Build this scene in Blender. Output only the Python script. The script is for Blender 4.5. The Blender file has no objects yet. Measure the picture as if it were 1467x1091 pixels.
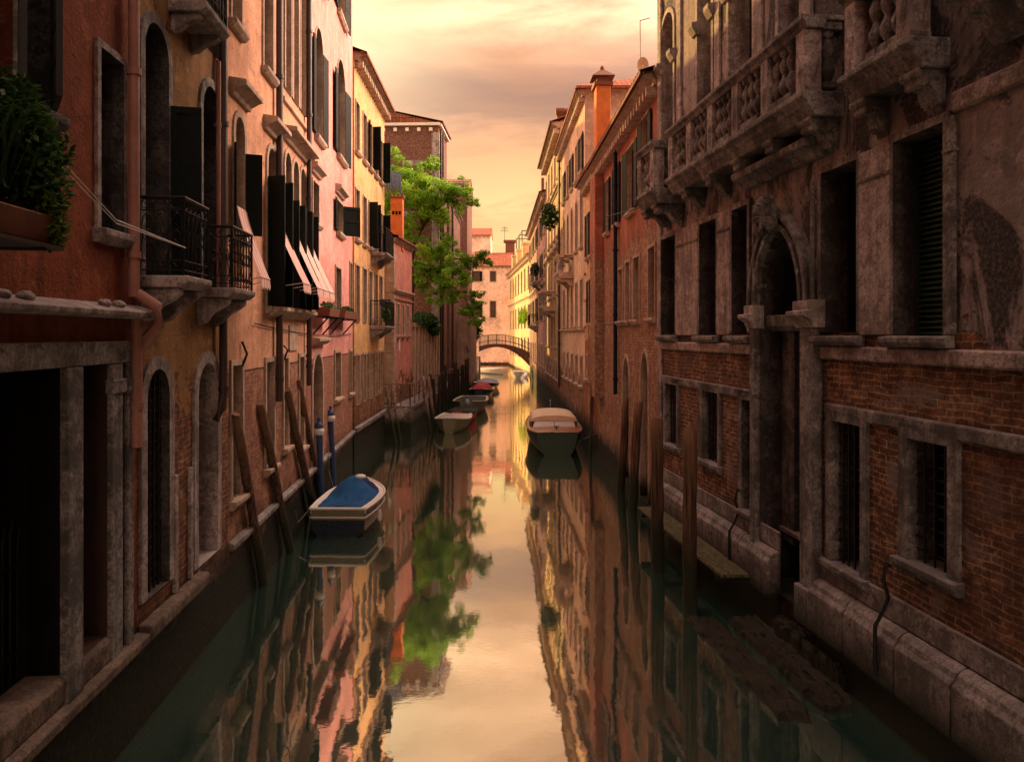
import bpy, bmesh, math, random
from mathutils import Vector, Matrix
random.seed(7)
PI = math.pi
R = math.radians
# ---------------------------------------------------------------- survey of the photograph
H, F, CX, HY = 4.3, 1100.0, 733.5, 480.0      # eye height above the water, focal length / centre / horizon in photo pixels
sc = bpy.context.scene
col = sc.collection

class Frame:
    """a facade plane: u runs along the wall away from the bridge, w out over the canal, v up"""
    def __init__(s, ox, oy, tx, ty, side):
        e = Vector((tx-ox, ty-oy)).normalized()
        s.o = Vector((ox, oy)); s.e = e
        s.n = Vector((e.y, -e.x)) * side            # side=+1: canal on the right of the wall
        s.L = math.hypot(tx-ox, ty-oy)
    def P(s, u, w, v):
        p = s.o + s.e*u + s.n*w
        return Vector((p.x, p.y, v))
    def U(s, px, w=0.0):
        k = (px-CX)/F; o = s.o + s.n*w
        return (k*o.y - o.x)/(s.e.x - k*s.e.y)
    def V(s, px, y, w=0.0):
        d = (s.o + s.n*w + s.e*s.U(px, w)).y
        return H - (y-HY)*d/F
WORLD = Frame(0, 0, 1, 0, -1)                       # u = x, w = y, v = z
WORLD.n = Vector((0, 1))
def at(px, y, d):                                   # a point seen at a pixel, at distance d
    return Vector(((px-CX)*d/F, d, H-(y-HY)*d/F))

# ---------------------------------------------------------------- materials
def N(t, typ, ins=None, **at_):
    n = t.nodes.new(typ)
    for k, v in at_.items(): setattr(n, k, v)
    for k, v in (ins or {}).items():
        s = n.inputs[k]
        if isinstance(v, bpy.types.NodeSocket): t.links.new(v, s)
        else:
            if isinstance(v, tuple) and len(v) == 3 and s.type == 'RGBA': v = v + (1,)
            s.default_value = v
    return n
def mix(t, f, a, b, blend='MIX'): return N(t, 'ShaderNodeMix', {0: f, 6: a, 7: b}, data_type='RGBA', blend_type=blend).outputs[2]
def mth(t, op, a, b=0.0, clamp=False): return N(t, 'ShaderNodeMath', {0: a, 1: b}, operation=op, use_clamp=clamp).outputs[0]
def mapr(t, f, a, b, c=0.0, d=1.0): return N(t, 'ShaderNodeMapRange', {0: f, 1: a, 2: b, 3: c, 4: d}).outputs[0]
def noise(t, v, s, d=4, r=.55, dist=0.0): return N(t, 'ShaderNodeTexNoise', {'Vector': v, 'Scale': s, 'Detail': d, 'Roughness': r, 'Distortion': dist}).outputs[0]
def vscale(t, v, x, y, z=1.0, loc=(0, 0, 0)): return N(t, 'ShaderNodeMapping', {0: v, 1: loc, 3: (x, y, z)}).outputs[0]
def ramp(t, f, st):
    n = N(t, 'ShaderNodeValToRGB', {0: f}); cr = n.color_ramp
    while len(cr.elements) < len(st): cr.elements.new(.5)
    for e, (p, c) in zip(cr.elements, st): e.position = p; e.color = c + (1,)
    return n.outputs[0]
def mul(c, k): return tuple(x*k for x in c)
def newmat(name):
    m = bpy.data.materials.new(name); m.use_nodes = True; t = m.node_tree; t.nodes.clear()
    out = N(t, 'ShaderNodeOutputMaterial'); b = N(t, 'ShaderNodeBsdfPrincipled')
    t.links.new(b.outputs[0], out.inputs[0])
    return m, t, b
def fin(t, b, colr, rough, bump=None, bs=.5, bd=.02, spec=.35):
    for k, v in (('Base Color', colr), ('Roughness', rough), ('Specular IOR Level', spec)):
        if isinstance(v, bpy.types.NodeSocket): t.links.new(v, b.inputs[k])
        else: b.inputs[k].default_value = v + (1,) if isinstance(v, tuple) else v
    if bump is not None:
        n = N(t, 'ShaderNodeBump', {'Strength': bs, 'Distance': bd, 'Height': bump})
        t.links.new(n.outputs[0], b.inputs['Normal'])

def wallmat(name, pl, bh=0.0, bn=.3, peel=.0, brick=((.36, .12, .055), (.13, .048, .028)), mortar=(.36, .28, .19),
            stain=.45, algae=1.1, black=0.0, seed=0, blk=(.035, .03, .03)):
    """old canal wall: plaster over brick; brick bare below height bh and where peeled, algae at the tide line"""
    m, t, b = newmat(name)
    uv = N(t, 'ShaderNodeTexCoord').outputs['UV']
    uvs = vscale(t, uv, 1, 1, 1, (seed*3.7, 0, seed*1.3))
    v = N(t, 'ShaderNodeSeparateXYZ', {0: uv}).outputs[1]
    big = noise(t, uvs, .55, 5); mid = noise(t, uvs, 2.7, 6, .65); fine = noise(t, uvs, 22, 4, .7)
    strk = noise(t, vscale(t, uvs, 4.5, .35), 1.0, 5, .6)
    c = mix(t, mapr(t, big, .35, .68), pl, mul(pl, .55))
    c = mix(t, mapr(t, mid, .48, .75, 0, .6), c, tuple(min(1, x*1.35+.02) for x in pl))
    c = mix(t, mapr(t, strk, .47, .70, 0, stain), c, mul(pl, .30))
    c = mix(t, mapr(t, fine, .52, .72, 0, .6), c, mul(pl, .4))
    c = mix(t, mapr(t, noise(t, uvs, 5, 7, .8), .55, .63, 0, .65), c, mul(pl, .3))
    c = mix(t, mapr(t, noise(t, vscale(t, uvs, 1, 1, 1, (9, 4, 0)), 3.2, 7, .78), .57, .62, 0, .55), c, tuple(min(1, x*1.25+.04) for x in pl))
    if black:
        bk = mth(t, 'MULTIPLY', mapr(t, noise(t, vscale(t, uvs, .8, .5), .9, 9, .72, .5), .60-black*.12, .635-black*.115), mapr(t, fine, .3, .55, .55, 1))
        c = mix(t, bk, c, blk)
    wob = N(t, 'ShaderNodeVectorMath', {0: uv, 1: mix(t, 1.0, (0, 0, 0), N(t, 'ShaderNodeVectorMath', {0: N(t, 'ShaderNodeTexNoise', {'Vector': uv, 'Scale': 3.0}).outputs[1], 3: .085}, operation='SCALE').outputs[0])}, operation='ADD').outputs[0]
    bt = N(t, 'ShaderNodeTexBrick', {'Vector': wob, 'Color1': brick[0], 'Color2': brick[1], 'Mortar': mortar, 'Scale': 1.0, 'Mortar Size': .011, 'Mortar Smooth': .35, 'Bias': -.05, 'Brick Width': .25, 'Row Height': .075})
    pt = noise(t, uvs, 7.5, 4, .75)
    bc = mix(t, mapr(t, pt, .42, .62, 0, .85), bt.outputs[0], mul(brick[1], .6))
    bc = mix(t, mapr(t, pt, .44, .3, 0, .7), bc, mul(mortar, 1.15))
    bc = mix(t, mapr(t, noise(t, uvs, 1.3, 8, .75), .55, .60, 0, .75), bc, mul(pl, .7))
    bc = mix(t, mapr(t, noise(t, uvs, .8, 6, .7), .52, .42, 0, .55), bc, mul(brick[1], .9))
    bc = mix(t, mapr(t, fine, .5, .8, 0, .5), bc, mul(brick[1], .35))
    nn = noise(t, uvs, 1.1, 8, .68)
    edge = mth(t, 'ADD', mth(t, 'MULTIPLY', mth(t, 'SUBTRACT', nn, .5), bn*4), bh)
    mk = mapr(t, mth(t, 'SUBTRACT', v, edge), -.02, .02, 1, 0)
    if peel: mk = mth(t, 'MAXIMUM', mk, mapr(t, noise(t, uvs, .9, 9, .7, .3), .72-peel*.35, .735-peel*.35))
    c = mix(t, mk, c, bc)
    z = N(t, 'ShaderNodeSeparateXYZ', {0: N(t, 'ShaderNodeNewGeometry').outputs['Position']}).outputs[2]
    al = mapr(t, mth(t, 'ADD', z, mth(t, 'MULTIPLY', mid, .9)), algae+.15, algae+.75, 1, 0)
    c = mix(t, al, c, mix(t, mapr(t, fine, .4, .65), (.003, .003, .002), (.022, .022, .009)))
    hb = mth(t, 'MULTIPLY', bt.outputs[1], -1.0)
    hgt = mth(t, 'ADD', mth(t, 'MULTIPLY', mk, mth(t, 'ADD', mth(t, 'MULTIPLY', hb, .9), -.8)), mth(t, 'ADD', mth(t, 'MULTIPLY', fine, .45), mid))
    fin(t, b, c, .88, hgt, 1.0, .035, .2)
    return m

def stonemat(name, c0, dark=.5, scale=1.0, algae=.75, blockw=0):
    m, t, b = newmat(name)
    g = N(t, 'ShaderNodeNewGeometry'); co = g.outputs['Position']
    a = noise(t, co, 1.6*scale, 7, .68); f = noise(t, co, 26*scale, 4, .7)
    st = noise(t, vscale(t, co, 5, 5, .5), 1.0, 5, .65)
    c = mix(t, mapr(t, a, .44, .58), c0, mul(c0, 1-dark))
    c = mix(t, mapr(t, st, .5, .62, 0, .75*dark+.15), c, mul(c0, .16))
    c = mix(t, mapr(t, noise(t, co, 5.5*scale, 7, .8, .3), .50, .58, 0, min(.85, dark*1.4)), c, mul(c0, .22))
    c = mix(t, mapr(t, noise(t, vscale(t, co, 1, 1, 1, (5, 3, 1)), 4.0*scale, 6, .75), .56, .66, 0, .6), c, tuple(min(1, x*1.5) for x in c0))
    c = mix(t, mapr(t, f, .48, .66, 0, min(.8, dark*1.4)), c, mul(c0, .22))
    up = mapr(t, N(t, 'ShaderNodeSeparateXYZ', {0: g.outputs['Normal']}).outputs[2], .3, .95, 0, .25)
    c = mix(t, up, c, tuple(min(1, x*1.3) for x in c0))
    z = N(t, 'ShaderNodeSeparateXYZ', {0: co}).outputs[2]
    al = mapr(t, mth(t, 'ADD', z, mth(t, 'MULTIPLY', a, .6)), algae, algae+.45, 1, 0)
    c = mix(t, al, c, mix(t, f, (.004, .005, .003), (.018, .022, .008)))
    fin(t, b, c, .8, mth(t, 'ADD', mth(t, 'MULTIPLY', f, .7), a), 1.0, .03, .3)
    return m
def plainmat(name, c0, rough=.6, var=.4, scale=3.0, spec=.4, metal=0.0, stretch=(1, 1, 1), bs=.3, bd=.01):
    m, t, b = newmat(name)
    co = N(t, 'ShaderNodeNewGeometry').outputs['Position']
    v = vscale(t, co, *stretch)
    a = noise(t, v, scale, 6, .65); f = noise(t, v, scale*9, 3, .7)
    c = mix(t, mapr(t, a, .35, .68), c0, mul(c0, 1-var))
    c = mix(t, mapr(t, f, .5, .8, 0, .5), c, mul(c0, 1-var*.9))
    fin(t, b, c, mapr(t, f, .3, .7, max(.05, rough-.1), min(1, rough+.12)), mth(t, 'ADD', a, f), bs, bd, spec)
    b.inputs['Metallic'].default_value = metal
    return m
def woodmat(name, c0, algae=.9):
    m, t, b = newmat(name)
    co = N(t, 'ShaderNodeNewGeometry').outputs['Position']
    g = noise(t, vscale(t, co, 16, 16, .7), 1.5, 6, .7); a = noise(t, co, 2.5, 5); z0_ = N(t, 'ShaderNodeSeparateXYZ', {0: co}).outputs[2]
    c = mix(t, mapr(t, g, .42, .58), c0, mul(c0, .18))
    c = mix(t, mapr(t, z0_, 1.9, 2.9, 0, .55), c, tuple(min(1, x*2.0) for x in c0))
    c = mix(t, mapr(t, a, .45, .7, 0, .6), c, mul(c0, .45))
    z = N(t, 'ShaderNodeSeparateXYZ', {0: co}).outputs[2]
    al = mapr(t, mth(t, 'ADD', z, mth(t, 'MULTIPLY', a, .7)), algae+.1, algae+.7, 1, 0)
    c = mix(t, al, c, mix(t, g, (.008, .010, .006), (.025, .03, .012)))
    fin(t, b, c, .8, g, .9, .02, .25)
    return m
def roofmat(name, c0=(.26, .09, .05)):
    m, t, b = newmat(name)
    uv = N(t, 'ShaderNodeTexCoord').outputs['UV']
    bt = N(t, 'ShaderNodeTexBrick', {'Vector': uv, 'Color1': c0, 'Color2': mul(c0, .5), 'Mortar': mul(c0, .2), 'Scale': 1.0, 'Mortar Size': .012, 'Brick Width': .2, 'Row Height': .33})
    bt.offset = 0.0
    a = noise(t, uv, 1.2, 6, .7); f = noise(t, uv, 14, 4)
    c = mix(t, mapr(t, a, .5, .75, 0, .6), bt.outputs[0], (.10, .085, .06))
    c = mix(t, mapr(t, f, .55, .8, 0, .7), c, (.42, .24, .16))
    fin(t, b, c, .85, mth(t, 'SUBTRACT', f, bt.outputs[1]), .8, .03, .2)
    return m
def leafmat(name, c0, c1, tr=.35):
    m, t, b = newmat(name)
    inf = N(t, 'ShaderNodeNewGeometry'); rnd = inf.outputs['Random Per Island']
    a = noise(t, inf.outputs['Position'], 1.1, 3)
    c = mix(t, rnd, c0, c1)
    c = mix(t, mapr(t, a, .4, .62), mul(c0, .75), c)
    t.links.new(c, b.inputs['Base Color']); b.inputs['Roughness'].default_value = .55; b.inputs['Specular IOR Level'].default_value = .25
    tn = N(t, 'ShaderNodeBsdfTranslucent', {0: c}); ms = N(t, 'ShaderNodeMixShader', {0: tr, 1: b.outputs[0], 2: tn.outputs[0]})
    t.links.new(ms.outputs[0], [n for n in t.nodes if n.type == 'OUTPUT_MATERIAL'][0].inputs[0])
    return m
def stripemat(name, a, b_, w=.11):
    m, t, b = newmat(name)
    uv = N(t, 'ShaderNodeTexCoord').outputs['UV']
    s = N(t, 'ShaderNodeTexWave', {'Vector': uv, 'Scale': .314/w}, wave_type='BANDS', bands_direction='X').outputs[1]
    f = noise(t, uv, 4, 5)
    c = mix(t, mapr(t, s, .45, .55), a, b_)
    c = mix(t, mapr(t, f, .4, .75, 0, .5), c, mul(a, .5))
    fin(t, b, c, .9, f, .3, .01, .1)
    return m
M = {}
M['terracotta'] = wallmat('terracotta_plaster', (.27, .07, .028), bh=0, stain=.75, seed=1, algae=1.15)
M['ochre'] = wallmat('ochre_plaster', (.30, .155, .06), bh=3.6, bn=.7, peel=.28, stain=.55, black=.35, seed=2, blk=(.06, .035, .02))
M['peach'] = wallmat('peach_plaster', (.68, .35, .22), bh=3.72, bn=.01, stain=.38, seed=3, brick=((.36, .15, .09), (.25, .10, .065)), mortar=(.36, .25, .18))
M['pink'] = wallmat('pink_plaster', (.72, .32, .28), bh=3.72, bn=.01, stain=.28, seed=4, brick=((.42, .18, .12), (.30, .12, .08)), mortar=(.4, .28, .2))
M['yellow'] = wallmat('yellow_plaster', (.72, .42, .19), bh=3.6, bn=.03, stain=.3, seed=5)
M['rosepl'] = wallmat('rose_plaster', (.60, .24, .20), bh=2.2, bn=.9, peel=.05, stain=.4, seed=6)
M['garden'] = wallmat('garden_wall_plaster', (.42, .22, .15), bh=2.6, bn=.9, peel=.2, stain=.7, seed=7)
M['towerbr'] = wallmat('tower_brick', (.36, .2, .15), bh=60, bn=.1, brick=((.27, .12, .085), (.17, .08, .06)), mortar=(.30, .2, .16), seed=8)
M['greystone'] = wallmat('grey_block_wall', (.33, .22, .18), bh=0, stain=.7, black=.2, seed=9, algae=.7)
M['palazzo'] = wallmat('palazzo_wall', (.31, .255, .24), bh=4.35, bn=.55, peel=.0, stain=.6, black=1.0, seed=10, brick=((.28, .115, .06), (.085, .038, .026)), mortar=(.38, .29, .18), algae=.55)
M['redpl'] = wallmat('red_plaster', (.37, .135, .08), bh=6.8, bn=1.0, peel=.06, stain=.45, seed=11, brick=((.42, .23, .145), (.25, .135, .085)), mortar=(.46, .34, .22), algae=.9)
M['orangebr'] = wallmat('orange_brick_plaster', (.62, .35, .19), bh=4.2, bn=1.2, peel=.3, stain=.5, seed=12, brick=((.40, .13, .05), (.24, .08, .04)), algae=1.0)
M['beige'] = wallmat('beige_plaster', (.66, .43, .32), bh=2.6, bn=.7, peel=.06, stain=.55, seed=13, algae=1.0)
M['gold'] = wallmat('gold_plaster', (.68, .44, .24), bh=2.5, bn=.8, stain=.5, seed=14)
M['mauve'] = wallmat('mauve_plaster', (.50, .28, .25), bh=1.5, bn=.5, stain=.65, seed=15, peel=.05)
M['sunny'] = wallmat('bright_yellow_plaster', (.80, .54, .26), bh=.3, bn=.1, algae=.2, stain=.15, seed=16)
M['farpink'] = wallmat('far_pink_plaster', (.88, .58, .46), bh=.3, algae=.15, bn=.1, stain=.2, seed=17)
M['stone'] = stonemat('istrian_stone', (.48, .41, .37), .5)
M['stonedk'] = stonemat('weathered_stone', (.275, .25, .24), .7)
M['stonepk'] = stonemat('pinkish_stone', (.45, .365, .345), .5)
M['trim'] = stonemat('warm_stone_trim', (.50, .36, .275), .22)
M['poledk'] = woodmat('dark_mooring_wood', (.045, .028, .024))
M['reveal_shade'] = stonemat('shaded_reveal_stone', (.11, .095, .09), .6)  # stone darkened for window and door reveals: recess shade put into the colour
M['kerbdk'] = stonemat('shaded_kerb', (.21, .15, .115), .6, 1.0, .85)  # darker kerb copy: vignette shade of the near corner put into its colour
M['ochrepost'] = plainmat('ochre_paint_post', (.24, .13, .045), .8, .5, 3, .2, 0, (2, 2, .5))
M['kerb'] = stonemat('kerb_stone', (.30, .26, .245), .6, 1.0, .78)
M['weed'] = stonemat('weedy_stone', (.034, .028, .014), .6, 2.0, -.4)
M['iron'] = plainmat('black_iron', (.014, .013, .013), .5, .4, 8, .5, .4)
M['pipe'] = plainmat('dark_downpipe', (.06, .032, .025), .5, .4, 4, .4)
M['pipepk'] = plainmat('pink_downpipe', (.38, .17, .13), .55, .35, 4, .4)
M['green'] = plainmat('green_shutter_paint', (.0045, .009, .0075), .7, .5, 5, .15, 0, (1, 1, .4))
M['greenlt'] = plainmat('faded_green_paint', (.022, .036, .024), .7, .5, 5, .15, 0, (1, 1, .4))
M['louver'] = plainmat('louvre_green_paint', (.035, .07, .055), .6, .5, 5, .3)
M['navy'] = plainmat('dark_blue_paint', (.010, .015, .028), .65, .4, 5, .15)
M['glass'] = plainmat('old_window_glass', (.012, .013, .015), .12, .4, 3, .8, 0, (1, 1, 1), .05)
M['leadglass'] = plainmat('leaded_glass', (.32, .28, .19), .25, .5, 6, .7)
M['void'] = plainmat('dark_interior', (.010, .008, .007), .9, .4, 2, .1)
M['brown'] = plainmat('brown_wood', (.07, .035, .02), .6, .5, 4, .3, 0, (1, 1, .3))
M['blocked'] = plainmat('walled_up_plaster', (.20, .12, .075), .9, .55, 2.4, .15)
M['pole'] = woodmat('mooring_wood', (.14, .075, .045))
M['polelt'] = woodmat('pale_mooring_wood', (.26, .17, .12))
M['plank'] = woodmat('green_plank', (.15, .13, .06), -1.0)
M['bluepole'] = plainmat('blue_pole_paint', (.028, .055, .15), .5, .4, 5)
M['white'] = plainmat('white_paint', (.72, .66, .60), .4, .15, 4, .5)
M['tile'] = roofmat('roof_tiles')
M['redtile'] = roofmat('red_roof_tiles', (.42, .11, .05))
M['leaf'] = leafmat('tree_leaves', (.18, .40, .03), (.54, .74, .09), .5)
M['leafdk'] = leafmat('dark_leaves', (.02, .06, .012), (.06, .13, .02))
M['leafyl'] = leafmat('yellow_green_leaves', (.08, .14, .015), (.2, .25, .03))
M['bark'] = plainmat('bark', (.05, .035, .028), .9, .5, 6, .1, 0, (3, 3, .6))
M['terra'] = plainmat('terracotta_pot', (.19, .065, .035), .8, .35, 5)
M['awn'] = stripemat('awning_stripes', (.80, .57, .51), (.58, .33, .30), .16)
M['navycloth'] = plainmat('blue_tarpaulin', (.014, .13, .36), .7, .5, 3.5, .2, 0, (1.6, .7, 1), 1.0, .07)
M['navycloth2'] = plainmat('dark_blue_tarpaulin', (.010, .04, .16), .7, .5, 3.5, .2, 0, (1.6, .7, 1), 1.0, .07)
M['hullw'] = plainmat('white_gelcoat', (.55, .50, .46), .35, .35, 2.5, .5)
M['hullnavy'] = plainmat('navy_hull', (.012, .018, .035), .3, .4, 2, .5)
M['hullgreen'] = plainmat('dark_green_hull', (.006, .028, .018), .4, .3, 2, .3)
M['varnish'] = plainmat('varnished_wood', (.30, .13, .045), .3, .4, 4, .6, 0, (6, .6, 1))
M['cream'] = plainmat('cream_canopy', (.66, .50, .34), .7, .2, 2, .3)
M['hullolive'] = plainmat('olive_hull', (.13, .12, .07), .5, .4, 3)
M['redcloth'] = plainmat('red_tarpaulin', (.45, .03, .04), .7, .3, 4)
M['orangepl'] = plainmat('orange_chimney_plaster', (.62, .19, .055), .85, .35, 3, .2)
M['cloth'] = plainmat('dark_laundry', (.05, .05, .09), .9, .5, 6)
M['winscr'] = plainmat('windscreen_glass', (.50, .46, .46), .15, .2, 2, .7)
M['railbrown'] = plainmat('bridge_brick_brown', (.13, .07, .055), .8, .4, 4, .2)
M['aqua'] = plainmat('pale_blue_cover', (.3, .34, .42), .7, .3, 4)

# ---------------------------------------------------------------- mesh builder
class MB:
    def __init__(s, fr=WORLD): s.f = fr; s.v = []; s.fa = []; s.uv = []; s.sm = []
    def face(s, pts, uv=None, smooth=False):
        i = len(s.v); s.v += [Vector(p) for p in pts]; s.fa.append(list(range(i, i+len(pts)))); s.sm.append(smooth)
        if uv is None:
            a = Vector(pts[0]); n = Vector((0, 0, 0))
            for k in range(1, len(pts)-1): n += (Vector(pts[k])-a).cross(Vector(pts[k+1])-a)
            ax = max(range(3), key=lambda k: abs(n[k]))
            if ax == 1: uv = [(p[0], p[2]) for p in pts]
            elif ax == 0: uv = [(p[1]+.37, p[2]) for p in pts]
            else: uv = [(p[0], p[1]) for p in pts]
        s.uv.append(uv)
    def obox(s, o, a, b, c):
        o, a, b, c = Vector(o), Vector(a), Vector(b), Vector(c)
        p = [o, o+a, o+a+b, o+b, o+c, o+a+c, o+a+b+c, o+b+c]
        for q in ((3, 2, 1, 0), (4, 5, 6, 7), (0, 1, 5, 4), (1, 2, 6, 5), (2, 3, 7, 6), (3, 0, 4, 7)): s.face([p[k] for k in q])
        return s
    def box(s, u0, u1, w0, w1, v0, v1): return s.obox((u0, w0, v0), (u1-u0, 0, 0), (0, w1-w0, 0), (0, 0, v1-v0))
    def prism(s, prof, u0, u1, caps=True):          # profile of (w, v) run along u
        n = len(prof)
        for i in range(n):
            a, b = prof[i], prof[(i+1) % n]
            s.face([(u0, a[0], a[1]), (u1, a[0], a[1]), (u1, b[0], b[1]), (u0, b[0], b[1])])
        if caps:
            s.face([(u0, a, b) for a, b in prof]); s.face([(u1, a, b) for a, b in prof][::-1])
        return s
    def plate(s, pts, w0, w1):                      # outline of (u, v) given thickness
        n = len(pts)
        s.face([(a, w1, b) for a, b in pts]); s.face([(a, w0, b) for a, b in pts][::-1])
        for i in range(n):
            a, b = pts[i], pts[(i+1) % n]
            s.face([(a[0], w0, a[1]), (b[0], w0, b[1]), (b[0], w1, b[1]), (a[0], w1, a[1])])
        return s
    def strip(s, A, B, closed=False, smooth=False):
        n = len(A)
        for i in range(n if closed else n-1):
            j = (i+1) % n; s.face([A[i], A[j], B[j], B[i]], smooth=smooth)
        return s
    def _rings(s, rings, caps=True):
        k = len(rings[0]); base = len(s.v)
        for r in rings: s.v += [Vector(p) for p in r]
        L = 0.0
        for i in range(len(rings)-1):
            L2 = L+(Vector(rings[i+1][0])-Vector(rings[i][0])).length
            for j in range(k):
                j2 = (j+1) % k
                s.fa.append([base+i*k+j, base+i*k+j2, base+(i+1)*k+j2, base+(i+1)*k+j]); s.sm.append(True)
                s.uv.append([(j/k, L), ((j+1)/k, L), ((j+1)/k, L2), (j/k, L2)])
            L = L2
        if caps:
            s.face(rings[0][::-1]); s.face(rings[-1])
        return s
    def tube(s, path, r, k=6, caps=True):
        path = [Vector(p) for p in path]; rr = r if isinstance(r, (list, tuple)) else [r]*len(path); rings = []
        for i, p in enumerate(path):
            d = (path[min(i+1, len(path)-1)]-path[max(i-1, 0)]).normalized()
            a = d.cross(Vector((0, 0, 1)) if abs(d.z) < .9 else Vector((1, 0, 0))).normalized(); b = d.cross(a)
            rings.append([p+(a*math.cos(2*PI*j/k)+b*math.sin(2*PI*j/k))*rr[i] for j in range(k)])
        return s._rings(rings, caps)
    def lathe(s, c, prof, k=8, ph=0):                # profile of (radius, height)
        return s._rings([[(c[0]+r*math.cos(ph+2*PI*j/k), c[1]+r*math.sin(ph+2*PI*j/k), c[2]+z) for j in range(k)] for r, z in prof])
    def blob(s, c, r, k=10, m=7, jit=0.0, rnd=random):
        rings = []
        for i in range(1, m):
            th = PI*i/m
            rings.append([(c[0]+r[0]*math.sin(th)*math.cos(2*PI*j/k)*(1+rnd.uniform(-jit, jit)), c[1]+r[1]*math.sin(th)*math.sin(2*PI*j/k)*(1+rnd.uniform(-jit, jit)), c[2]+r[2]*math.cos(th)*(1+rnd.uniform(-jit, jit))) for j in range(k)])
        return s._rings(rings)
    def leaves(s, c, r, n, size, rnd=random, flat=.0):
        for _ in range(n):
            while True:
                q = Vector((rnd.uniform(-1, 1), rnd.uniform(-1, 1), rnd.uniform(-1, 1)))
                if .05 < q.length < 1: break
            q = q*(.45+.55*rnd.random()) if rnd.random() < .3 else q.normalized()*(.55+.5*rnd.random())
            p = Vector((c[0]+q.x*r[0], c[1]+q.y*r[1], c[2]+q.z*r[2]))
            a = Vector((rnd.gauss(0, 1), rnd.gauss(0, 1), rnd.gauss(0, .6))).normalized()
            b = a.cross(Vector((rnd.gauss(0, .5), rnd.gauss(0, .5), 1+flat))).normalized()
            z = size*rnd.uniform(.6, 1.4)
            s.face([p-a*z, p-b*z*.5, p+a*z, p+b*z*.5])
        return s
    def build(s, name, mat, parent=None, bevel=0.0, **tags):
        me = bpy.data.meshes.new(name)
        loc = parent.matrix_world.translation if parent is not None and False else Vector((0, 0, 0))
        org = ORG.get(parent, Vector((0, 0, 0))) if parent is not None else None
        P = [s.f.P(*p) for p in s.v]
        if parent is None:
            zs = min(p.z for p in P); cx = sum(p.x for p in P)/len(P); cy = sum(p.y for p in P)/len(P); org = Vector((cx, cy, zs))
        me.from_pydata([p-org for p in P], [], s.fa)
        ul = me.uv_layers.new(name='UVMap'); k = 0
        for f in s.uv:
            for q in f: ul.data[k].uv = q; k += 1
        me.polygons.foreach_set('use_smooth', s.sm)
        me.materials.append(M[mat] if isinstance(mat, str) else mat)
        me.update()
        o = bpy.data.objects.new(name, me); col.objects.link(o)
        if parent is not None: o.parent = parent
        else: o.location = org
        ORG[o] = org
        if bevel:
            bm = bmesh.new(); bm.from_mesh(me); bmesh.ops.remove_doubles(bm, verts=bm.verts, dist=.0005); bm.to_mesh(me); bm.free()
            md = o.modifiers.new('Bevel', 'BEVEL'); md.width = bevel; md.segments = 1; md.limit_method = 'ANGLE'; md.angle_limit = R(40)
        for q, w in tags.items(): o[q] = w
        return o
ORG = {}
def thing(name, label, cat, loc, group=None):
    o = bpy.data.objects.new(name, None); col.objects.link(o); o.location = loc; o.empty_display_size = .3
    o['label'] = label; o['category'] = cat
    if group: o['group'] = group
    ORG[o] = Vector(loc)
    return o

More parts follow.
